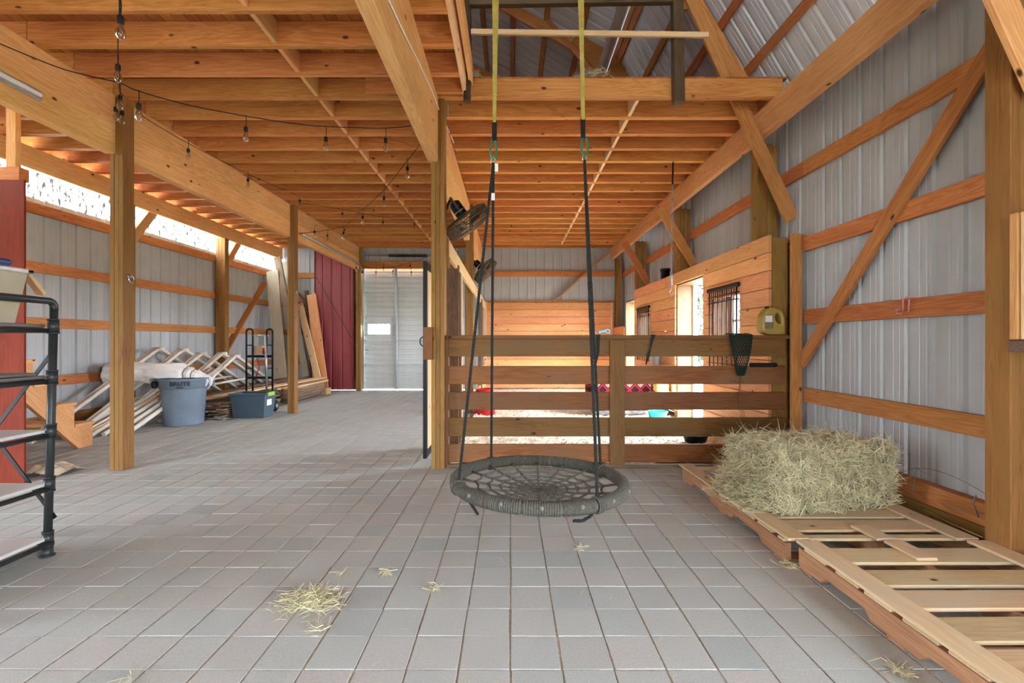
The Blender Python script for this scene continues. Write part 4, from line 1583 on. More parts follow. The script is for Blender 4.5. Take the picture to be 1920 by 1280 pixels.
tub('feed_pan', (2.30, 5.72, .03), .12, .15, .10, BLACK, 'black rubber feed pan on the shavings near the plank wall', 'feed pan')
c = FL(1233, 786, .03)
tub('turquoise_tub', (c.x, c.y, .035), .12, .15, .13, TURQ, 'turquoise plastic tub on the shavings beside the patterned blanket', 'tub')
tub('red_tub', (-.45, 8.0, .02), .19, .15, .44, REDP, 'red plastic tub on the stall floor behind the swing rope', 'tub')
bl = thing('draped_seat', 'low seat draped with a dark red diamond patterned blanket behind the fence', 'seat', (1.9, 8.0, .03))
def rbox(lo, hi, k, n=10):
    m = MB(); vs, fs = [], []
    lo, hi = Vector(lo), Vector(hi)
    def add(fn):
        n0 = len(vs)
        for j in range(n + 1):
            for i in range(n + 1):
                p = fn(i / n, j / n)
                q = Vector([max(lo[t] + k, min(hi[t] - k, p[t])) for t in range(3)])
                d = p - q
                if d.length > k: p = q + d.normalized() * k
                vs.append(p)
        for j in range(n):
            for i in range(n):
                a = n0 + j * (n + 1) + i
                fs.append((a, a + 1, a + n + 2, a + n + 1))
    L = hi - lo
    add(lambda u, v: Vector((lo.x + u * L.x, lo.y, lo.z + v * L.z)))
    add(lambda u, v: Vector((hi.x - u * L.x, hi.y, lo.z + v * L.z)))
    add(lambda u, v: Vector((lo.x, hi.y - u * L.y, lo.z + v * L.z)))
    add(lambda u, v: Vector((hi.x, lo.y + u * L.y, lo.z + v * L.z)))
    add(lambda u, v: Vector((lo.x + u * L.x, lo.y + v * L.y, hi.z)))
    add(lambda u, v: Vector((hi.x - u * L.x, lo.y + v * L.y, lo.z)))
    m.add(vs, fs, True)
    return m
rbox((1.34, 7.75, .1), (2.50, 8.3, .66), .07).build('blanket', BLANK, bl)
for x in (1.42, 2.36):
    rbox((x - .035, 7.745, .095), (x + .035, 8.305, .665), .07, 6).build('black_band', BLKP, bl)
m = rbox((1.42, 7.78, .03), (2.42, 8.25, .14), .05); m.build('grey_plastic_skirt', plain('crumpled_grey_plastic', (120, 116, 112), .3, .5, var=.5, scale=12, bump=1), bl)
ys_ = thing('yellow_wall_bin', 'yellow bin on a small wooden shelf against the plank wall', 'bin', (2.5, 7.6, .44))
board('shelf', (2.40, 7.5, .455), (2.66, 7.5, .455), .25, .03, PALE, ys_, up=(0, 1, 0))
MB().box((2.36, 7.42, .47), (2.56, 7.6, .68), .01).build('bin_body', YELL, ys_)
board('side_block', (2.62, 7.5, .47), (2.62, 7.5, .68), .05, .2, GIRT, ys_, up=(1, 0, 0))
tub('steel_bucket', (2.52, 7.95, .88), .08, .10, .24, GALV, 'grey steel bucket hung on the plank wall behind the fence', 'bucket')
bb = thing('black_bucket', 'black bucket resting on top of the plank wall', 'bucket', (2.80, 8.3, 2.39))
m = MB().lathe([(.06, 0), (.075, 0), (.085, .15), (.095, .15), (.095, .19), (.08, .19), (.065, .02), (.01, .02)], Matrix.Translation((2.80, 8.3, 2.40)), 20); m.build('pail', BLACK, bb)
board('support', (2.80, 8.12, 2.385), (2.80, 8.48, 2.385), .16, .02, STALL, bb, up=(1, 0, 0))
ch = thing('hanging_hook', 'chain with steel hook hanging from a joist before the plank wall', 'hook', P(1258, 560, 6.22))
m = MB(); p0 = P(1262, 293, 6.22); p0.z = 3.72; p1 = P(1258, 515, 6.22)
n = 34
for k in range(n):
    c = p0.lerp(p1, (k + .5) / n); hgt = (p0 - p1).length / n * .66
    ax = Vector((1, 0, 0)) if k % 2 else Vector((0, 1, 0))
    m.tube([c + ax * .012 * math.cos(t) + Vector((0, 0, hgt * math.sin(t))) for t in [j * math.pi / 5 for j in range(10)]], .0035, 5, closed=True)
m.build('chain', GALV, ch)
m = MB().tube([p1, p1 + Vector((0, 0, -.02)), p1 + Vector((0, 0, -.15))], [.008, .016, .014], 10); m.build('swivel', GALV, ch)
e = p1 + Vector((0, 0, -.15))
m = MB().tube([e, e + Vector((0, 0, -.05)), e + Vector((-.02, 0, -.09)), e + Vector((0, 0, -.12)), e + Vector((.025, 0, -.10)), e + Vector((.028, 0, -.07))], .006, 8); m.build('hook', GALV, ch)
m = MB().tube([P(1262, 305, 6.2), P(1261, 345, 6.2)], .012, 8); m.build('rubber_sleeve', BLKP, ch)

# ------------------------------------------------------------------ fans
def fan(c, r, nrm, mount, label):
    t = thing('barn_fan', label, 'fan', c, 'fans on the stall posts')
    c = Vector(c)
    z = Vector(nrm).normalized()
    x = Vector((0, 1, 0)); x = (x - z * x.dot(z)).normalized()
    y = z.cross(x)
    M = Matrix((x, y, z)).transposed().to_4x4(); M.translation = c
    def w(a, rr_, h): return M @ Vector((math.cos(a) * rr_, math.sin(a) * rr_, h))
    m = MB()
    for h in (-.055, 0, .055):
        m.tube([w(k * math.pi / 24, r, h) for k in range(48)], .006, 6, closed=True)
    for rr_, h in ((r * .75, .085), (r * .75, -.08), (r * .45, .10), (r * .45, -.09), (r * .2, .10)):
        m.tube([w(k * math.pi / 20, rr_, h) for k in range(40)], .003, 5, closed=True)
    for k in range(84):
        a = 2 * math.pi * k / 84
        m.tube([w(a, .03, .10), w(a, r * .5, .10), w(a, r * .8, .08), w(a, r, .055), w(a, r, -.055), w(a, r * .8, -.08), w(a, r * .45, -.09), w(a, .06, -.09)], .0032, 4)
    m.build('cage', FANM, t)
    for k in range(3):
        m = MB(); vs = []
        for rr_ in (.04, r * .5, r * .88):
            for j in range(5):
                a = k * 2.094 + (j / 4 - .5) * (.9 if rr_ > .05 else .6)
                vs.append(w(a, rr_, (j / 4 - .5) * .07))
        fs = [(i * 5 + j, i * 5 + j + 1, i * 5 + j + 6, i * 5 + j + 5) for i in range(2) for j in range(4)]
        m.add(vs, fs, True); m.build('blade', FANM, t)
    m = MB().tube([w(0, 0, -.06), w(0, 0, -.08), w(0, 0, -.24), w(0, 0, -.26)], [.05, .065, .065, .04], 18); m.build('motor', BLACK, t)
    m = MB().tube([w(0, 0, -.14), w(0, 0, -.15)], [.067, .067], 18); m.build('motor_band', CHROME, t)
    m = MB()
    m.tube([M @ Vector((-.09, 0, -.16)), M @ Vector((-.09, 0, -.30)), M @ Vector((.09, 0, -.30)), M @ Vector((.09, 0, -.16))], .012, 8)
    m.tube([M @ Vector((0, 0, -.30)), Vector(mount)], .016, 8)
    m.build('bracket', FANM, t)
    m = MB().cyl(M @ Vector((-.11, 0, -.19)), M @ Vector((.11, 0, -.19)), .02, seg=10); m.build('pivot_knob', BLACK, t)


fan(P(877, 417, 4.98), .262, (.60, .20, -.79), (-.72, 4.76, P(830, 412, 4.76).z), 'dark wire cage fan tilted on the fence post above the partition rail')
fan(P(910, 508, 8.45), .255, (.74, .0, -.64), (-.72, 8.33, P(885, 492, 8.33).z), 'smaller looking fan farther back on the second partition post')

# cable along the beam
m = MB()
pts = [P(768, 0, 2.7), P(785, 70, 3.15), P(800, 120, 3.62), P(822, 175, 4.25), P(834, 205, 4.6), P(850, 258, 5.6), P(864, 316, 7.2), P(872, 350, 8.3)]
for p in pts: p.x = -.716
m.tube(pts, .006, 6)
tag(m.build('white_cable', WCAB), 'white cable stapled along the beam above the fence post', 'cable')
m = MB(); q = P(837, 205, 4.76); m.box((-.655, 4.74, q.z - .07), (-.645, 4.80, q.z + .05), .002)
tag(m.build('joist_bracket', GALV), 'small galvanised bracket on the fence post under the loft joist', 'bracket')

# ring bolts
for (x, y, Y, nm) in ((230, 517, 4.57, 'chrome ring bolt on the large brown post'), (547, 545, 8.17, 'chrome ring bolt on the post by the storage bin')):
    t = thing('ring_bolt', nm, 'ring bolt', P(x, y, Y), 'ring bolts on the aisle posts')
    q = Vector((-3.84, Y + .06, P(x, y, Y).z))
    m = MB().lathe([(.001, 0), (.026, 0), (.022, .008), (.008, .012), (.008, .02)], Matrix.Translation(q) @ Euler((0, math.pi / 2, 0)).to_matrix().to_4x4(), 14)
    m.build('base_plate', CHROME, t)
    m = MB().tube([q + Vector((.022, .032 * math.sin(a), -.026 + .032 * math.cos(a))) for a in [k * math.pi / 10 for k in range(20)]], .0045, 8, closed=True)
    m.build('ring', CHROME, t)

# light fixtures
t = thing('fluorescent_fixture', 'bare aluminium fluorescent channel on the beam over the pipe shelf', 'light fixture', (-3.89, 3.2, 3.3))
q = PX(75, 180, -3.90)
MB().box((-3.912, 2.55, q.z - .045), (-3.875, q.y, q.z + .03), .004).build('channel', ALU, t)
MB().box((-3.876, 2.6, q.z - .02), (-3.855, q.y - .02, q.z + .008), .003).build('reflector', TRIMW, t)

# string lights
def light_string(name, pts, bulbs, label):
    t = thing(name, label, 'string lights', pts[0], 'string lights under the joists')
    m = MB()
    # smooth with Catmull-Rom
    P_ = [Vector(p) for p in pts]
    path = []
    for i in range(len(P_) - 1):
        p0, p1, p2, p3 = P_[max(i - 1, 0)], P_[i], P_[i + 1], P_[min(i + 2, len(P_) - 1)]
        for k in range(6):
            u = k / 6
            path.append(.5 * ((2 * p1) + (p2 - p0) * u + (2 * p0 - 5 * p1 + 4 * p2 - p3) * u * u + (3 * p1 - p0 - 3 * p2 + p3) * u ** 3))
    path.append(P_[-1])
    m.tube(path, .004, 6)
    m.build('cord', CORD, t)
    for b_ in bulbs:
        b_ = Vector(b_)
        m = MB().tube([b_ + Vector((0, 0, .10)), b_ + Vector((.004, 0, .05)), b_], .0035, 6)
        m.lathe([(.006, 0), (.014, -.004), (.017, -.012), (.017, -.045), (.014, -.05)], Matrix.Translation(b_), 12)
        s = m.build('socket', CORD, t)
        Mb = Matrix.Translation(b_ + Vector((0, 0, -.05)))
        MB().lathe([(.012, .002), (.014, -.012), (.021, -.03), (.026, -.05), (.0245, -.068), (.016, -.082), (.005, -.088), (.001, -.0885)], Mb, 14, caps=False).build('bulb', BULB, s)
        MB().lathe([(.002, 0), (.003, -.02), (.006, -.04), (.002, -.055), (.0005, -.06)], Mb, 6).build('filament', WIRE, s)


def SB(x, y, Y):   # cord point seen at x, y and bulb hanging from it
    return P(x, y, Y)


cord = [P(-60, 55, 2.75), P(0, 82, 2.9), P(120, 130, 3.2), P(222, 155, 3.42), P(258, 170, 3.5), P(350, 196, 3.8), P(458, 217, 4.12), P(540, 230, 4.25), P(608, 237, 4.36), P(722, 240, 4.5), P(795, 233, 4.6)]
light_string('string_lights', cord, [P(x, y + 2, Y) - Vector((0, 0, .085)) for x, y, Y in ((260, 170, 3.5), (461, 217, 4.12), (611, 237, 4.36), (723, 240, 4.5))], 'bulb string crossing from the top edge to the beam at the fence post')
cord = [P(222, -60, 2.5), P(224, 10, 2.62), P(222, 60, 2.9), P(221, 100, 3.3), P(223, 150, 3.95), P(224, 170, 4.3), P(232, 180, 4.6)]
light_string('string_lights', cord, [P(226, 29, 2.62), P(221, 120, 3.4), P(225, 178, 4.15), P(217, 200, 4.42), P(229, 207, 4.5)], 'bulb string running straight away to the ring bolt post')
cord = [P(235, 195, 4.72), P(290, 232, 5.0), P(352, 268, 5.35), P(465, 326, 6.45), P(560, 368, 7.9), P(600, 392, 8.8), P(646, 418, 10.0), P(668, 440, 11.4)]
light_string('string_lights', cord, [P(x, y, Y) for x, y, Y in ((353, 278, 5.35), (465, 334, 6.45), (562, 373, 7.9), (590, 432, 8.9), (614, 439, 9.6), (646, 428, 10.0))], 'bulb string along the double-plank beam towards the red panel')
cord = [P(800, 254, 4.75), P(762, 303, 5.35), P(718, 358, 6.1), P(676, 397, 6.9), P(642, 425, 7.8), P(560, 438, 8.15)]
light_string('string_lights', cord, [P(x, y, Y) for x, y, Y in ((764, 312, 5.35), (720, 368, 6.1), (680, 404, 6.9), (644, 434, 7.8))], 'bulb string slanting down from the fence post to the far beam post')
cord = [P(560, 380, 8.1), P(640, 392, 8.4), P(716, 407, 8.8), P(776, 412, 9.2), P(812, 405, 9.4)]
light_string('string_lights', cord, [P(x, y, Y) for x, y, Y in ((642, 398, 8.4), (718, 414, 8.8), (777, 418, 9.2))], 'bulb string hanging level across the aisle before the garage door')
cord = [P(660, 492, 11.6), P(700, 503, 11.7), P(730, 502, 11.7), P(770, 492, 11.7), P(812, 478, 11.7)]
light_string('string_lights', cord, [P(x, y, Y) for x, y, Y in ((668, 500, 11.6), (679, 508, 11.7), (705, 508, 11.7), (719, 500, 11.7), (737, 506, 11.7), (769, 496, 11.7), (771, 508, 11.7))], 'short bulb string along the header of the garage door')

# ------------------------------------------------------------------ left side: partition, shelf, stairs
pw = thing('wall_red', kind='structure', loc=(-4.9, 4.18, 0))
board('red_panel', (-4.97, 4.16, 0.0), (-4.97, 4.16, 2.74), 1.16, .02, REDW, pw, up=(1, 0, 0))
board('top_plate', (-5.6, 4.20, 2.80), (-4.44, 4.20, 2.80), .12, .09, GIRT, pw)
board('stud', (-4.54, 4.20, 2.86), (-4.54, 4.20, 3.72), .09, .05, BEAM, pw, up=(1, 0, 0))
board('stud', (-4.52, 4.21, 0), (-4.52, 4.21, 2.74), .05, .08, GIRT, pw, up=(1, 0, 0))

SX, SYB = -2.735, 2.745
sh = thing('pipe_shelf', 'dark grey pipe shelving rack at the photo edge with cluttered shelves', 'shelf rack', (-3.1, 2.4, 0))
SX2, SYF = -3.5, 2.0
zl = [1.37, 1.067, .745, .43, .105]
for x in (SX, SX2):
    for y in (SYB, SYF):
        lean = .03 if x == SX else 0
        m = MB().tube([(x - lean, y, .01), (x + .01, y, 1.50)], .0205, 16)
        for z in zl + [.42 * 0 + .02]:
            xx = x - lean + (lean + .01) * z / 1.5
            m.tube([(xx, y, z - .035), (xx, y, z + .035)], .027, 14)
            m.tube([(xx, y, z + .036), (xx, y, z + .044)], .029, 14); m.tube([(xx, y, z - .044), (xx, y, z - .036)], .029, 14)
        m.lathe([(.036, 0), (.036, .008), (.024, .012)], Matrix.Translation((x - lean, y, 0)), 16)
        m.build('upright_pipe', PIPE, sh)
for x in (SX, SX2):
    m = MB()
    xx = x + .01
    el = [(xx, SYB, 1.47)] + [(xx, SYB - .035 * (1 - math.cos(a)), 1.485 + .035 * math.sin(a)) for a in [k * math.pi / 10 for k in range(6)]] + [(xx, SYF + .035, 1.52)]
    m.tube(el, .0205, 14)
    m.build('top_rail', PIPE, sh)
for z in zl:
    for x in (SX, SX2):
        m = MB().tube([(x - .01, SYF, z - .025), (x - .01, SYB, z - .025)], .0145, 12); m.build('shelf_rail', PIPE, sh)
    m = MB().tube([(SX, SYB, z - .025), (SX2, SYB, z - .025)], .0145, 12); m.build('shelf_rail', PIPE, sh)
    MB().box((SX2 + .0, SYF - .02, z - .008), (SX - .02, SYB - .02, z + .012), .003).build('shelf_board', SHELFT if z in (.43, .745, .105) else SHELFD, sh)
for a, b_ in ((1.24, .22), (.22, 1.24)):
    m = MB().bar((SX, SYB + .018, a), (SX2, SYB + .018, b_), .022, .006); m.build('cross_brace', BLACK, sh)
# things on the shelves
tb = thing('plastic_bin', 'cloudy beige plastic bin with blue lid edge on the pipe rack top shelf', 'bin', (-2.75, 2.4, 1.385))
q = P(45, 500, 2.6)
x1t, x1b = P(44, 500, 2.6).x, P(33, 605, 2.6).x
def taper_box(m, lo, hi, din, wall=.006):
    x0, y0, z0 = lo; x1, y1, z1 = hi
    vs = [(x0 + din, y0 + din, z0), (x1 - din, y0 + din, z0), (x1 - din, y1 - din, z0), (x0 + din, y1 - din, z0), (x0, y0, z1), (x1, y0, z1), (x1, y1, z1), (x0, y1, z1)]
    w = wall
    vi = [(x0 + din + w, y0 + din + w, z0 + w), (x1 - din - w, y0 + din + w, z0 + w), (x1 - din - w, y1 - din - w, z0 + w), (x0 + din + w, y1 - din - w, z0 + w), (x0 + w, y0 + w, z1), (x1 - w, y0 + w, z1), (x1 - w, y1 - w, z1), (x0 + w, y1 - w, z1)]
    fs = [(0, 3, 2, 1), (0, 1, 5, 4), (1, 2, 6, 5), (2, 3, 7, 6), (3, 0, 4, 7)]
    fi = [(8, 9, 10, 11), (9, 8, 12, 13), (10, 9, 13, 14), (11, 10, 14, 15), (8, 11, 15, 12), (4, 5, 13, 12), (5, 6, 14, 13), (6, 7, 15, 14), (7, 4, 12, 15)]
    return m.add(vs + vi, fs + fi)
taper_box(MB(), (-3.25, 2.22, 1.383), (q.x, 2.62, 1.67), .035).build('bin_body', BIN, tb)
m = MB()
for a, b_ in (((-3.27, 2.20, 1.665), (q.x + .02, 2.24, 1.69)), ((-3.27, 2.60, 1.665), (q.x + .02, 2.64, 1.69)), ((q.x - .02, 2.2, 1.665), (q.x + .02, 2.64, 1.69)), ((-3.27, 2.2, 1.665), (-3.23, 2.64, 1.69))):
    m.box(a, b_, .006)
m.build('rim', plain('pale_bin_rim', (190, 184, 176), .4, .4), tb)
e = P(17, 503, 2.46)
MB().cbox((e.x - .10, 2.43, 1.705), (.2, .12, .035), .015).build('lid_latch', BLUEP, tb)
m = MB()
for k in range(9):
    c = Vector((q.x - R.uniform(.0, .12), 2.2 + R.uniform(-.004, .0), 1.69 - R.uniform(0, .09)))
    m.lathe([(.001, -.008), (R.uniform(.005, .012), 0), (.001, .008)], Matrix.Translation(c), 8)
m.build('paint_drips', TRIMW, tb)
m = MB().box((SX2 + .02, 2.05, 1.082), (P(55, 712, 2.62).x, 2.66, 1.10), .004)
tag(m.build('dark_tray', SHELFD), 'thin dark tray lying on the second shelf of the pipe rack', 'tray')

# canvas drop cloth on the floor
def cloth(name, c, sx, sy, h, mat, label, seed, rot=0):
    n = 26; vs, fs = [], []
    for j in range(n + 1):
        for i in range(n + 1):
            u, v = i / n * 2 - 1, j / n * 2 - 1
            e = max(0, 1 - (u * u + v * v) * .62)
            z = .006 + h * e * (.6 + .8 * abs(mn.noise(Vector((u * 2.2 + seed, v * 2.2, 1))))) + .02 * abs(mn.noise(Vector((u * 5, v * 5 + seed, 2))))
            k = 1 + .15 * mn.noise(Vector((u * 2, v * 2, seed)))
            q = Vector((u * sx * k, v * sy * k, 0)); q.rotate(Euler((0, 0, rot)))
            vs.append((c[0] + q.x, c[1] + q.y, c[2] + z))
    for j in range(n):
        for i in range(n):
            a = j * (n + 1) + i
            fs.append((a, a + 1, a + n + 2, a + n + 1))
    m = MB(); m.add(vs, fs, True)
    return tag(m.build(name, mat), label, 'cloth')


CANVB = plain('beige_canvas', (206, 192, 168), .9, .1, var=.12, scale=8, bump=.5)
cloth('drop_cloth', (FL(75, 890).x, FL(75, 890).y + .08, 0), .24, .16, .10, CANVB, 'crumpled beige drop cloth on the paving behind the pipe rack', 3)
cloth('white_rag', (FL(88, 818).x - .1, FL(88, 818).y + .1, 0), .20, .10, .06, CANV, 'crumpled white rag on the paving under the staircase', 9)
rr2 = thing('red_roller', 'small red and white can lying beside the white rag', 'can', FL(108, 822))
q = FL(108, 824); MB().cyl(q + Vector((-.05, .1, .04)), q + Vector((.05, .14, .04)), .04, seg=14).build('can_body', REDP, rr2)
MB().cyl(q + Vector((.05, .14, .04)), q + Vector((.056, .142, .04)), .042, seg=14).build('lid', TRIMW, rr2)

# stairs: rise towards the camera along the outer wall
st = thing('staircase', 'light wooden open staircase with handrail along the outer wall', 'stairs', (-5.6, 5.0, 0))
run, rise, y0 = .235, .262, 5.68
for x, w in ((-5.19, .05), (-6.08, .05)):
    pts = [(y0, .0), (y0, .26)]
    for k in range(1, 11):
        pts += [(y0 - run * k, rise * k), (y0 - run * k, rise * (k + 1))]
    pts.append((y0 - run * 11, rise * 11))
    pts += [(y0 - run * 11, rise * 11 - .36), (y0 - .18, .0)]
    n = len(pts)
    q = Matrix.Translation((x, 4.6, 1.2)) @ Matrix.Rotation(math.pi / 2, 4, 'Z') @ Matrix.Rotation(.85, 4, 'Y')
    qi = q.inverted()
    m = MB()
    vs = [qi @ Vector((x - w / 2, y, z)) for y, z in pts] + [qi @ Vector((x + w / 2, y, z)) for y, z in pts]
    # quad strips so that the concave outline stays sound
    fs = [(i, (i + 1) % n, (i + 1) % n + n, i + n) for i in range(n)]
    low = lambda y: max(0.0, min(rise * 11 - .36, (y0 - .18 - y) / (y0 - .18 - (y0 - run * 11)) * (rise * 11 - .36)))
    for k in range(0, 11):
        ya, yb = y0 - run * k, y0 - run * (k + 1)
        zt = rise * (k + 1)
        a = [(ya, low(ya)), (yb, low(yb)), (yb, zt), (ya, zt)]
        if k == 0: a = [(ya, 0), (y0 - .18, 0), (yb, low(yb)), (yb, zt), (ya, zt)]
        for xs, rev in ((x - w / 2, False), (x + w / 2, True)):
            b0 = len(vs)
            vs += [qi @ Vector((xs, y, z)) for y, z in a]
            f = tuple(b0 + i for i in range(len(a)))
            fs.append(tuple(reversed(f)) if rev else f)
    m.add(vs, fs)
    m.build('stringer', STALL, st, q)
for k in range(11):
    y = y0 - run * k - run / 2 + .01
    board('tread', (-6.1, y, rise * (k + 1) + .018), (-5.15, y, rise * (k + 1) + .018), run + .02, .036, BEAM, st, up=(0, 1, 0))
board('handrail', (-5.2, 5.10, 1.80), (-5.2, 3.55, 3.72), .085, .038, PALE, st, up=(1, 0, 0))
board('rail_post', (-5.2, 4.55, 1.3), (-5.2, 4.55, 2.48), .085, .04, PALE, st, up=(1, 0, 0))

# ------------------------------------------------------------------ trash can, tarp, bins, dolly
tc = FL(313, 803); tc = Vector((tc.x, 7.12, 0))
tr = thing('trash_can', 'round grey-blue trash can with dark lettering under the white tarp roll', 'trash can', tc)
m = MB().lathe([(.02, .0), (.255, .0), (.262, .02), (.300, .60), (.302, .62)], Matrix.Translation(tc), 40); m.build('can_body', BRUTE, tr)
m = MB().lathe([(.302, .56), (.318, .565), (.325, .69), (.338, .70), (.338, .72), (.31, .72), (.30, .57)], Matrix.Translation(tc), 40, caps=False); m.build('rim_band', BRUTE, tr)
for s in (-1, 1):
    hm = Matrix.Translation(tc) @ Matrix.Rotation(.64, 4, 'Z')
    m = MB().cbox((s * .36, 0, .63), (.08, .14, .10), .02, hm); m.build('handle', BLKP if s < 0 else BRUTE, tr)


def text(body, size, M, mat, parent, name='lettering', ext=.002, bold=0.0):
    cu = bpy.data.curves.new(name, 'FONT')
    cu.body = body; cu.size = size; cu.extrude = ext; cu.align_x = 'CENTER'; cu.align_y = 'CENTER'; cu.offset = bold
    tmp = bpy.data.objects.new('tmp', cu); COL.objects.link(tmp)
    dg = bpy.context.evaluated_depsgraph_get()
    me = bpy.data.meshes.new_from_object(tmp.evaluated_get(dg))
    bpy.data.objects.remove(tmp)
    me.materials.clear(); me.materials.append(mat)
    return me, M


me, _ = text('BRUTE', .085, None, BRUTED, None, bold=.002, ext=.001)
for v in me.vertices:      # wrap round the can
    a = v.co.x * 1.05 / .333 + .46
    r_ = .331 + v.co.z
    z = v.co.y
    v.co = (math.sin(a) * r_, -math.cos(a) * r_, z)
link(bpy.data.objects.new('lettering', me), tr, Matrix.Translation(tc + Vector((0, 0, .645))))
MB().box((-.045, -.3225, .585), (.045, -.3205, .60), 0, Matrix.Translation(tc) @ Matrix.Rotation(.46, 4, 'Z')).build('small_print', BRUTED, tr)

# rolled tarp lying on the can
m = MB()
A0, A1 = P(205, 716, 6.95), P(388, 728, 7.2)
A0.z, A1.z = .80, .77
vs, fs = [], []
NL_, NA = 84, 48
ax = (A1 - A0); ax.normalize()
sd = Vector((0, 0, 1)).cross(ax).normalized(); up_ = ax.cross(sd)
CN = []
for i in range(NL_ + 1):
    u = i / NL_
    c = A0.lerp(A1, u)
    rz, ry = .165, .21
    tie = min(abs(u - .80), abs(u - .87))
    if u > .74:
        k = (u - .74) / .26
        rz *= 1 - .42 * k; ry *= 1 - .5 * k; c = c - Vector((0, 0, .12 * k * k))
    if tie < .025: rz *= .86; ry *= .86
    c.z += .015 * math.sin(u * 5)
    CN.append(c)
    for j in range(NA):
        a = 2 * math.pi * j / NA
        ca, sa = math.cos(a), math.sin(a)
        nz = 1 + .16 * mn.noise(Vector((u * 5, ca * 1.6, sa * 1.6))) - .13 * abs(mn.noise(Vector((u * 6 + 3, ca * 4.5, sa * 4.5)))) - .08 * abs(mn.noise(Vector((u * 26, ca * 5, sa * 5 + 7))))
        if u > .84: nz += .28 * mn.noise(Vector((u * 10, ca * 5.5, sa * 5.5))) * (u - .84) / .16
        p = c + sd * ca * ry * nz + up_ * sa * rz * nz
        p.z = max(p.z, .725 if (p - tc).to_2d().length < .42 else .55)
        vs.append(p)
for i in range(NL_):
    for j in range(NA):
        fs.append((i * NA + j, (i + 1) * NA + j, (i + 1) * NA + (j + 1) % NA, i * NA + (j + 1) % NA))
fs += [tuple(range(NA)), tuple(reversed(range(NL_ * NA, (NL_ + 1) * NA)))]
m.add(vs, fs, True)
tp_ = thing('tarp_roll', 'rolled white canvas tarp tied with cord lying across the trash can', 'tarp', tc + Vector((0, 0, .72)))
m.build('rolled_canvas', CANV, tp_)
for u in (.80, .87):
    i = round(u * NL_)
    MB().tube([CN[i] + (vs[i * NA + j] - CN[i]) * 1.02 for j in range(NA)], .006, 5, closed=True).build('tie_cord', NETB, tp_)
for k in range(6):
    e = A1 + Vector((R.uniform(-.12, -.02), R.uniform(-.09, .09), -.07 + R.uniform(-.07, .07)))
    MB().tube([e + Vector((-.12, 0, .04)), e, e + Vector((.05, R.uniform(-.05, .05), -.03)), e + Vector((.045, R.uniform(-.03, .03), -.08)), e + Vector((.03, 0, -.12))], [.045, .055, .045, .03, .006], 9, flat=.45).build('canvas_fold', CANV, tp_)

# storage bin
q0, q1 = FL(433, 785), FL(492, 785)
sb = thing('storage_bin', 'open slate-blue storage bin with lime latch before the hand truck', 'storage bin', (-4.4, 7.85, 0))
ROT = Matrix.Translation((-4.38, 7.84, 0)) @ Matrix.Rotation(.03, 4, 'Z') @ Matrix.Diagonal((.82, .8, 1, 1))
m = MB(); taper_box(m, (-.35, -.25, .0), (.35, .25, .40), .045); m.v = [tuple(ROT @ Vector(v)) for v in m.v]; m.build('bin_body', TOTEB, sb)
m = MB()
for a, b_ in (((-.375, -.275, .39), (.375, -.24, .415)), ((-.375, .24, .39), (.375, .275, .415)), ((-.375, -.275, .39), (-.34, .275, .415)), ((.34, -.275, .39), (.375, .275, .415))): m.box(a, b_, .006, ROT)
m.build('rim', TOTEB, sb)
m = MB()
for k in range(5): m.box((-.22 + k * .11 - .008, -.228, .02), (-.22 + k * .11 + .008, -.212, .1), .003, ROT)
MB().box((.345, -.16, .36), (.39, .10, .425), .008, ROT).build('latch', LIME, sb)
MB().box((.331, -.13, .20), (.343, .06, .30), .001, ROT).build('sticker', PAPER, sb)

# hand truck
ht = thing('hand_truck', 'black folding hand truck with hooped handles behind the storage bin', 'hand truck', (-4.5, 8.35, 0))
HY = 8.40
def hp(x, y, dy=0): 
    v = P(x, y, HY + dy); return v
for x0, x1 in ((462, 474), (500, 511)):
    m = MB()
    a, b_ = hp(x0, 740), hp(x0, 622)
    c, d = hp(x1, 622), hp(x1, 742)
    r_ = (c.x - b_.x) / 2
    path = [a, b_] + [Vector(((b_.x + c.x) / 2 - r_ * math.cos(t), HY, b_.z + r_ * math.sin(t))) for t in [k * math.pi / 8 for k in range(1, 8)]] + [c, d]
    m.tube(path, .016, 10); m.build('hooped_handle', BLACK, ht)
    for y in (647, 690):
        MB().tube([hp(x0, y), hp(x1, y)], .010, 8).build('rung', BLACK, ht)
MB().tube([hp(473, 629), hp(503, 629)], .013, 8).build('crossbar', ALU, ht)
MB().tube([hp(498, 630, -.04), hp(500, 732, -.04)], .019, 12).build('grey_tube', ALU, ht)
for y in (668, 708):
    a, b_ = hp(463, y), hp(511, y)
    MB().box((a.x, HY - .03, a.z - .02), (b_.x, HY + .03, a.z + .025), .008).build('cross_panel', BLKP, ht)
for x in (463, 511):
    MB().tube([hp(x, 735), hp(x, 770), Vector((hp(x, 770).x, HY, .06))], .016, 10).build('frame_leg', BLACK, ht)
for x in (463, 514):
    c = Vector((hp(x, 770).x, HY + .03, .105))
    m = MB(); m.lathe([(.03, -.03), (.07, -.03), (.095, -.026), (.105, -.012), (.105, .012), (.095, .026), (.07, .03), (.03, .03)], Matrix.Translation(c) @ Euler((0, math.pi / 2, 0)).to_matrix().to_4x4(), 24); m.build('wheel', BLACK, ht)
    m = MB().cyl(c + Vector((.02, 0, 0)), c + Vector((.04, 0, 0)), .035, seg=14); m.build('wheel_hub', GALV, ht)
MB().box((hp(463, 0).x, HY - .25, .012), (hp(511, 0).x, HY + .02, .025), .004).build('toe_plate', BLACK, ht)
cb = thing('tool_box', 'small brown carton with a red can resting on the hand truck', 'carton', hp(487, 664))
a, b_ = hp(474, 666, .08), hp(500, 648, .08)
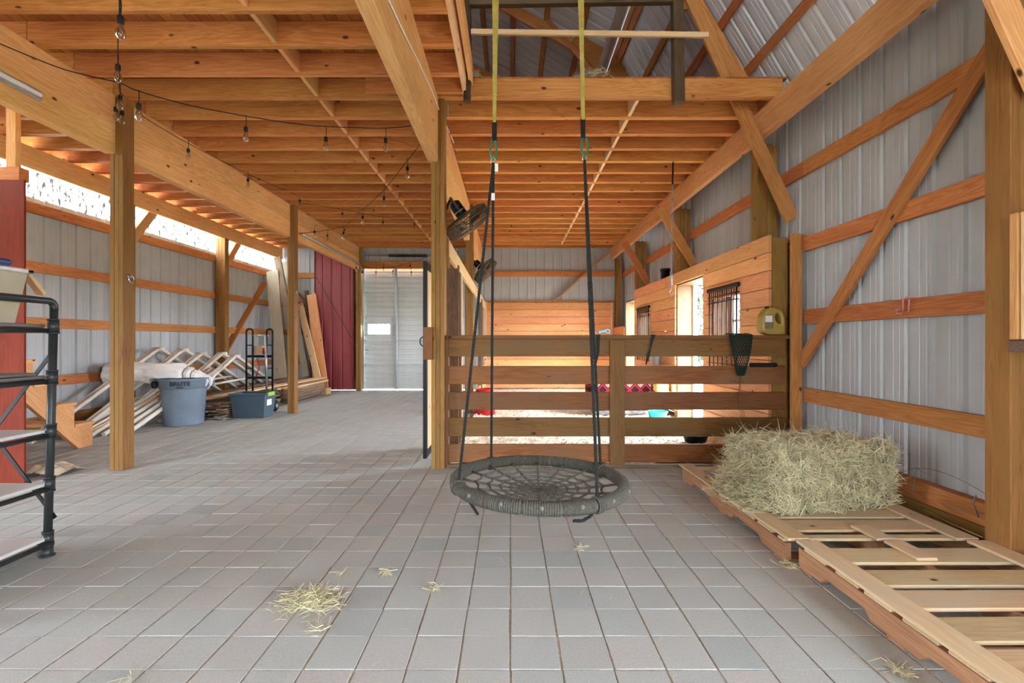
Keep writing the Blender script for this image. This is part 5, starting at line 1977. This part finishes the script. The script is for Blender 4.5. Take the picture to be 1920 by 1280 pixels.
MB().box((a.x, HY + .035, hp(0, 666).z + .02), (b_.x - .06, HY + .2, b_.z), .003).build('carton_body', CARD, cb)
MB().cyl((b_.x - .03, HY + .08, hp(0, 666).z + .02), (b_.x - .03, HY + .08, hp(0, 652).z), .035, seg=14).build('red_can', REDP, cb)
m = MB().tube([hp(482, 672, -.05), hp(484, 682, -.06), hp(486, 690, -.05), hp(481, 700, -.05), hp(480, 707, -.04)], .009, 6)
m.tube([hp(482, 672, -.05), hp(479, 676, -.05), hp(487, 678, -.05)], .008, 6)
tag(m.build('red_strap', REDP), 'red strap dangling in the hand truck frame', 'strap')

# lumber piles (each board is a thing)
rr = random.Random(77)
def plank(p0, p1, w, t, mat, label, group):
    o = board('lumber_board', p0, p1, w, t, mat)
    tag(o, label, 'board', group)
ORD = ['first', 'second', 'third', 'fourth', 'fifth', 'sixth', 'seventh', 'eighth', 'ninth']
L1 = 'weathered barn board in the ragged stack between trash can and storage bin'
for lay in range(9):
    z = .02 + lay * .026
    for c in range(5):
        x = -5.36 + c * .145 + rr.uniform(-.03, .03)
        ya = 7.62 + rr.uniform(-.12, .22) + (.1 if lay > 6 else 0)
        yb = 9.3 + rr.uniform(-.3, .3)
        a = rr.uniform(-.05, .05)
        plank((x, ya, z + rr.uniform(0, .003)), (x + a, yb, z + rr.uniform(0, .003)), rr.uniform(.02, .023), .14, LUMB if rr.random() < .8 else GREYW, 'weathered board, %s layer up, %s from wall, in ragged stack by trash can' % (ORD[lay], ORD[c]), 'weathered boards in the near stack')
L2 = 'stacked board in the neat lumber stack behind the post by the storage bin'
for lay in range(7):
    z = .05 + lay * .045
    for c in range(3):
        x = -4.98 + c * .19 + rr.uniform(-.015, .015)
        plank((x, 9.35 + rr.uniform(-.12, .12), z), (x, 11.25 + rr.uniform(-.15, .15), z), .04, .18, LUMB if lay < 6 else PALE, 'stacked board, %s layer up, %s from wall, in stack before leaning boards' % (ORD[lay], ORD[c]), 'boards in the far stack')
for k, (x0, y0_, x1, y1_, z, nm) in enumerate(((-5.25, 7.7, -4.75, 11.2, .33, 'long pale board lying on top across both lumber stacks'), (-5.05, 7.9, -4.5, 11.0, .365, 'second long pale board on top of the lumber stacks'), (-5.38, 7.75, -5.2, 10.9, .35, 'long board on the lumber stacks nearest the pipe frames'))):
    o = board('lumber_board', (x0, y0_, z - .03), (x1, y1_, z + .055), .025, .2, PALE if k < 2 else LUMB)
    tag(o, nm, 'board')
q = FL(596, 740)
tag(MB().box((q.x - .28, q.y + .0, 0), (q.x + .2, q.y + .3, .15), .004).build('wooden_box', CARD), 'low brown wooden box on the paving before the red panel', 'box')
q = FL(410, 786); MB_ = MB()
o = cloth('plastic_scrap', (q.x, q.y, 0), .16, .07, .035, plain('grey_scrap', (150, 146, 140), .8, .2, var=.3, scale=20), 'ragged pale scrap on the paving before the board stack', 4)
# leaning boards in the back corner
lean = [((-5.48, 10.95, .40), (-5.98, 11.55, 3.05), .30, .03, ASHW, 'wide grey board leaning in the back corner'),
        ((-5.05, 10.9, .72), (-5.93, 11.7, 3.42), .17, .05, GREYW, 'long dark board leaning in front of the wide grey board'),
        ((-5.12, 11.5, .4), (-5.85, 11.95, 3.35), .16, .03, ASHW, 'pale blue-grey board leaning behind the dark board'),
        ((-4.75, 11.35, .36), (-5.45, 11.9, 2.25), .16, .04, PALE, 'pale board leaning behind the aisle post'),
        ((-4.62, 11.4, .02), (-5.15, 11.9, 2.5), .24, .03, STALL, 'wide orange board leaning beside the red panel'),
        ((-4.95, 11.55, .02), (-5.3, 11.95, 2.6), .10, .03, DARKW, 'narrow dark board leaning beside the red panel'),
        ((-4.88, 11.45, .02), (-5.22, 11.95, 2.4), .05, .04, PALE, 'thin pale strip leaning near the red panel'),
        ((-5.02, 11.7, .02), (-5.09, 11.9, 2.55), .05, .04, BEAM, 'upright thin strip against the edge of the red panel')]
for p0, p1, w, t, mt, nm in lean:
    tag(board('leaning_board', p0, p1, t, w, mt, None, up=(0, 1, 0)), nm, 'board', 'boards leaning in the back corner')

# white pipe frames against the outer wall
for i in range(5):
    x = -5.97 + i * .125
    ap = 8.35 + [-.6, -.2, .1, .5, .72][i]
    zt = [1.15, 1.12, 1.05, 1.04, .98][i]
    t = thing('pipe_trestle', 'white plastic pipe trestle, %s of the five against the outer wall' % ['rearmost', 'second from the wall', 'middle one', 'second from the front', 'frontmost'][i], 'trestle', (x, ap, 0), 'white pipe trestles')
    for s_, (yf, zf) in ((-1, (ap - 2.1 + .05 * i, .035)), (1, (ap + 2.05, .035))):
        for dx in (0, .065):
            MB().tube([(x + dx, yf, zf), (x + dx, ap + s_ * .12, zt - .04), (x + dx, ap + s_ * .03, zt)], .028, 10).build('leg', PVC, t)
    MB().tube([(x - .04, ap, zt), (x + .13, ap, zt + .005)], .035, 12).build('top_pipe', PVC, t)
    if i in (2, 4):
        MB().tube([(x + .03, ap - 1.0, zt * .5), (x + .03, ap + 1.0, zt * .55)], .022, 10).build('tie_pipe', PVC, t)
for i in range(6):
    x = -5.78 + i * .11
    z = .05 + .03 * (i % 2)
    o = MB().tube([(x, 5.95 + i * .07, .035), (x - .05, 7.9 + i * .1, .62 + .04 * i)], .03, 10).build('loose_pipe', PVC)
    tag(o, 'loose white pipe sloping behind the brown post, %s counted from the wall' % ['first', 'second', 'third', 'fourth', 'fifth', 'sixth'][i], 'pipe', 'loose white pipes by the trash can')
tag(board('loose_lath', (-5.62, 6.1, .05), (-5.5, 8.2, .72), .05, .03, PALE), 'pale wooden lath sloping among the loose white pipes', 'lath')
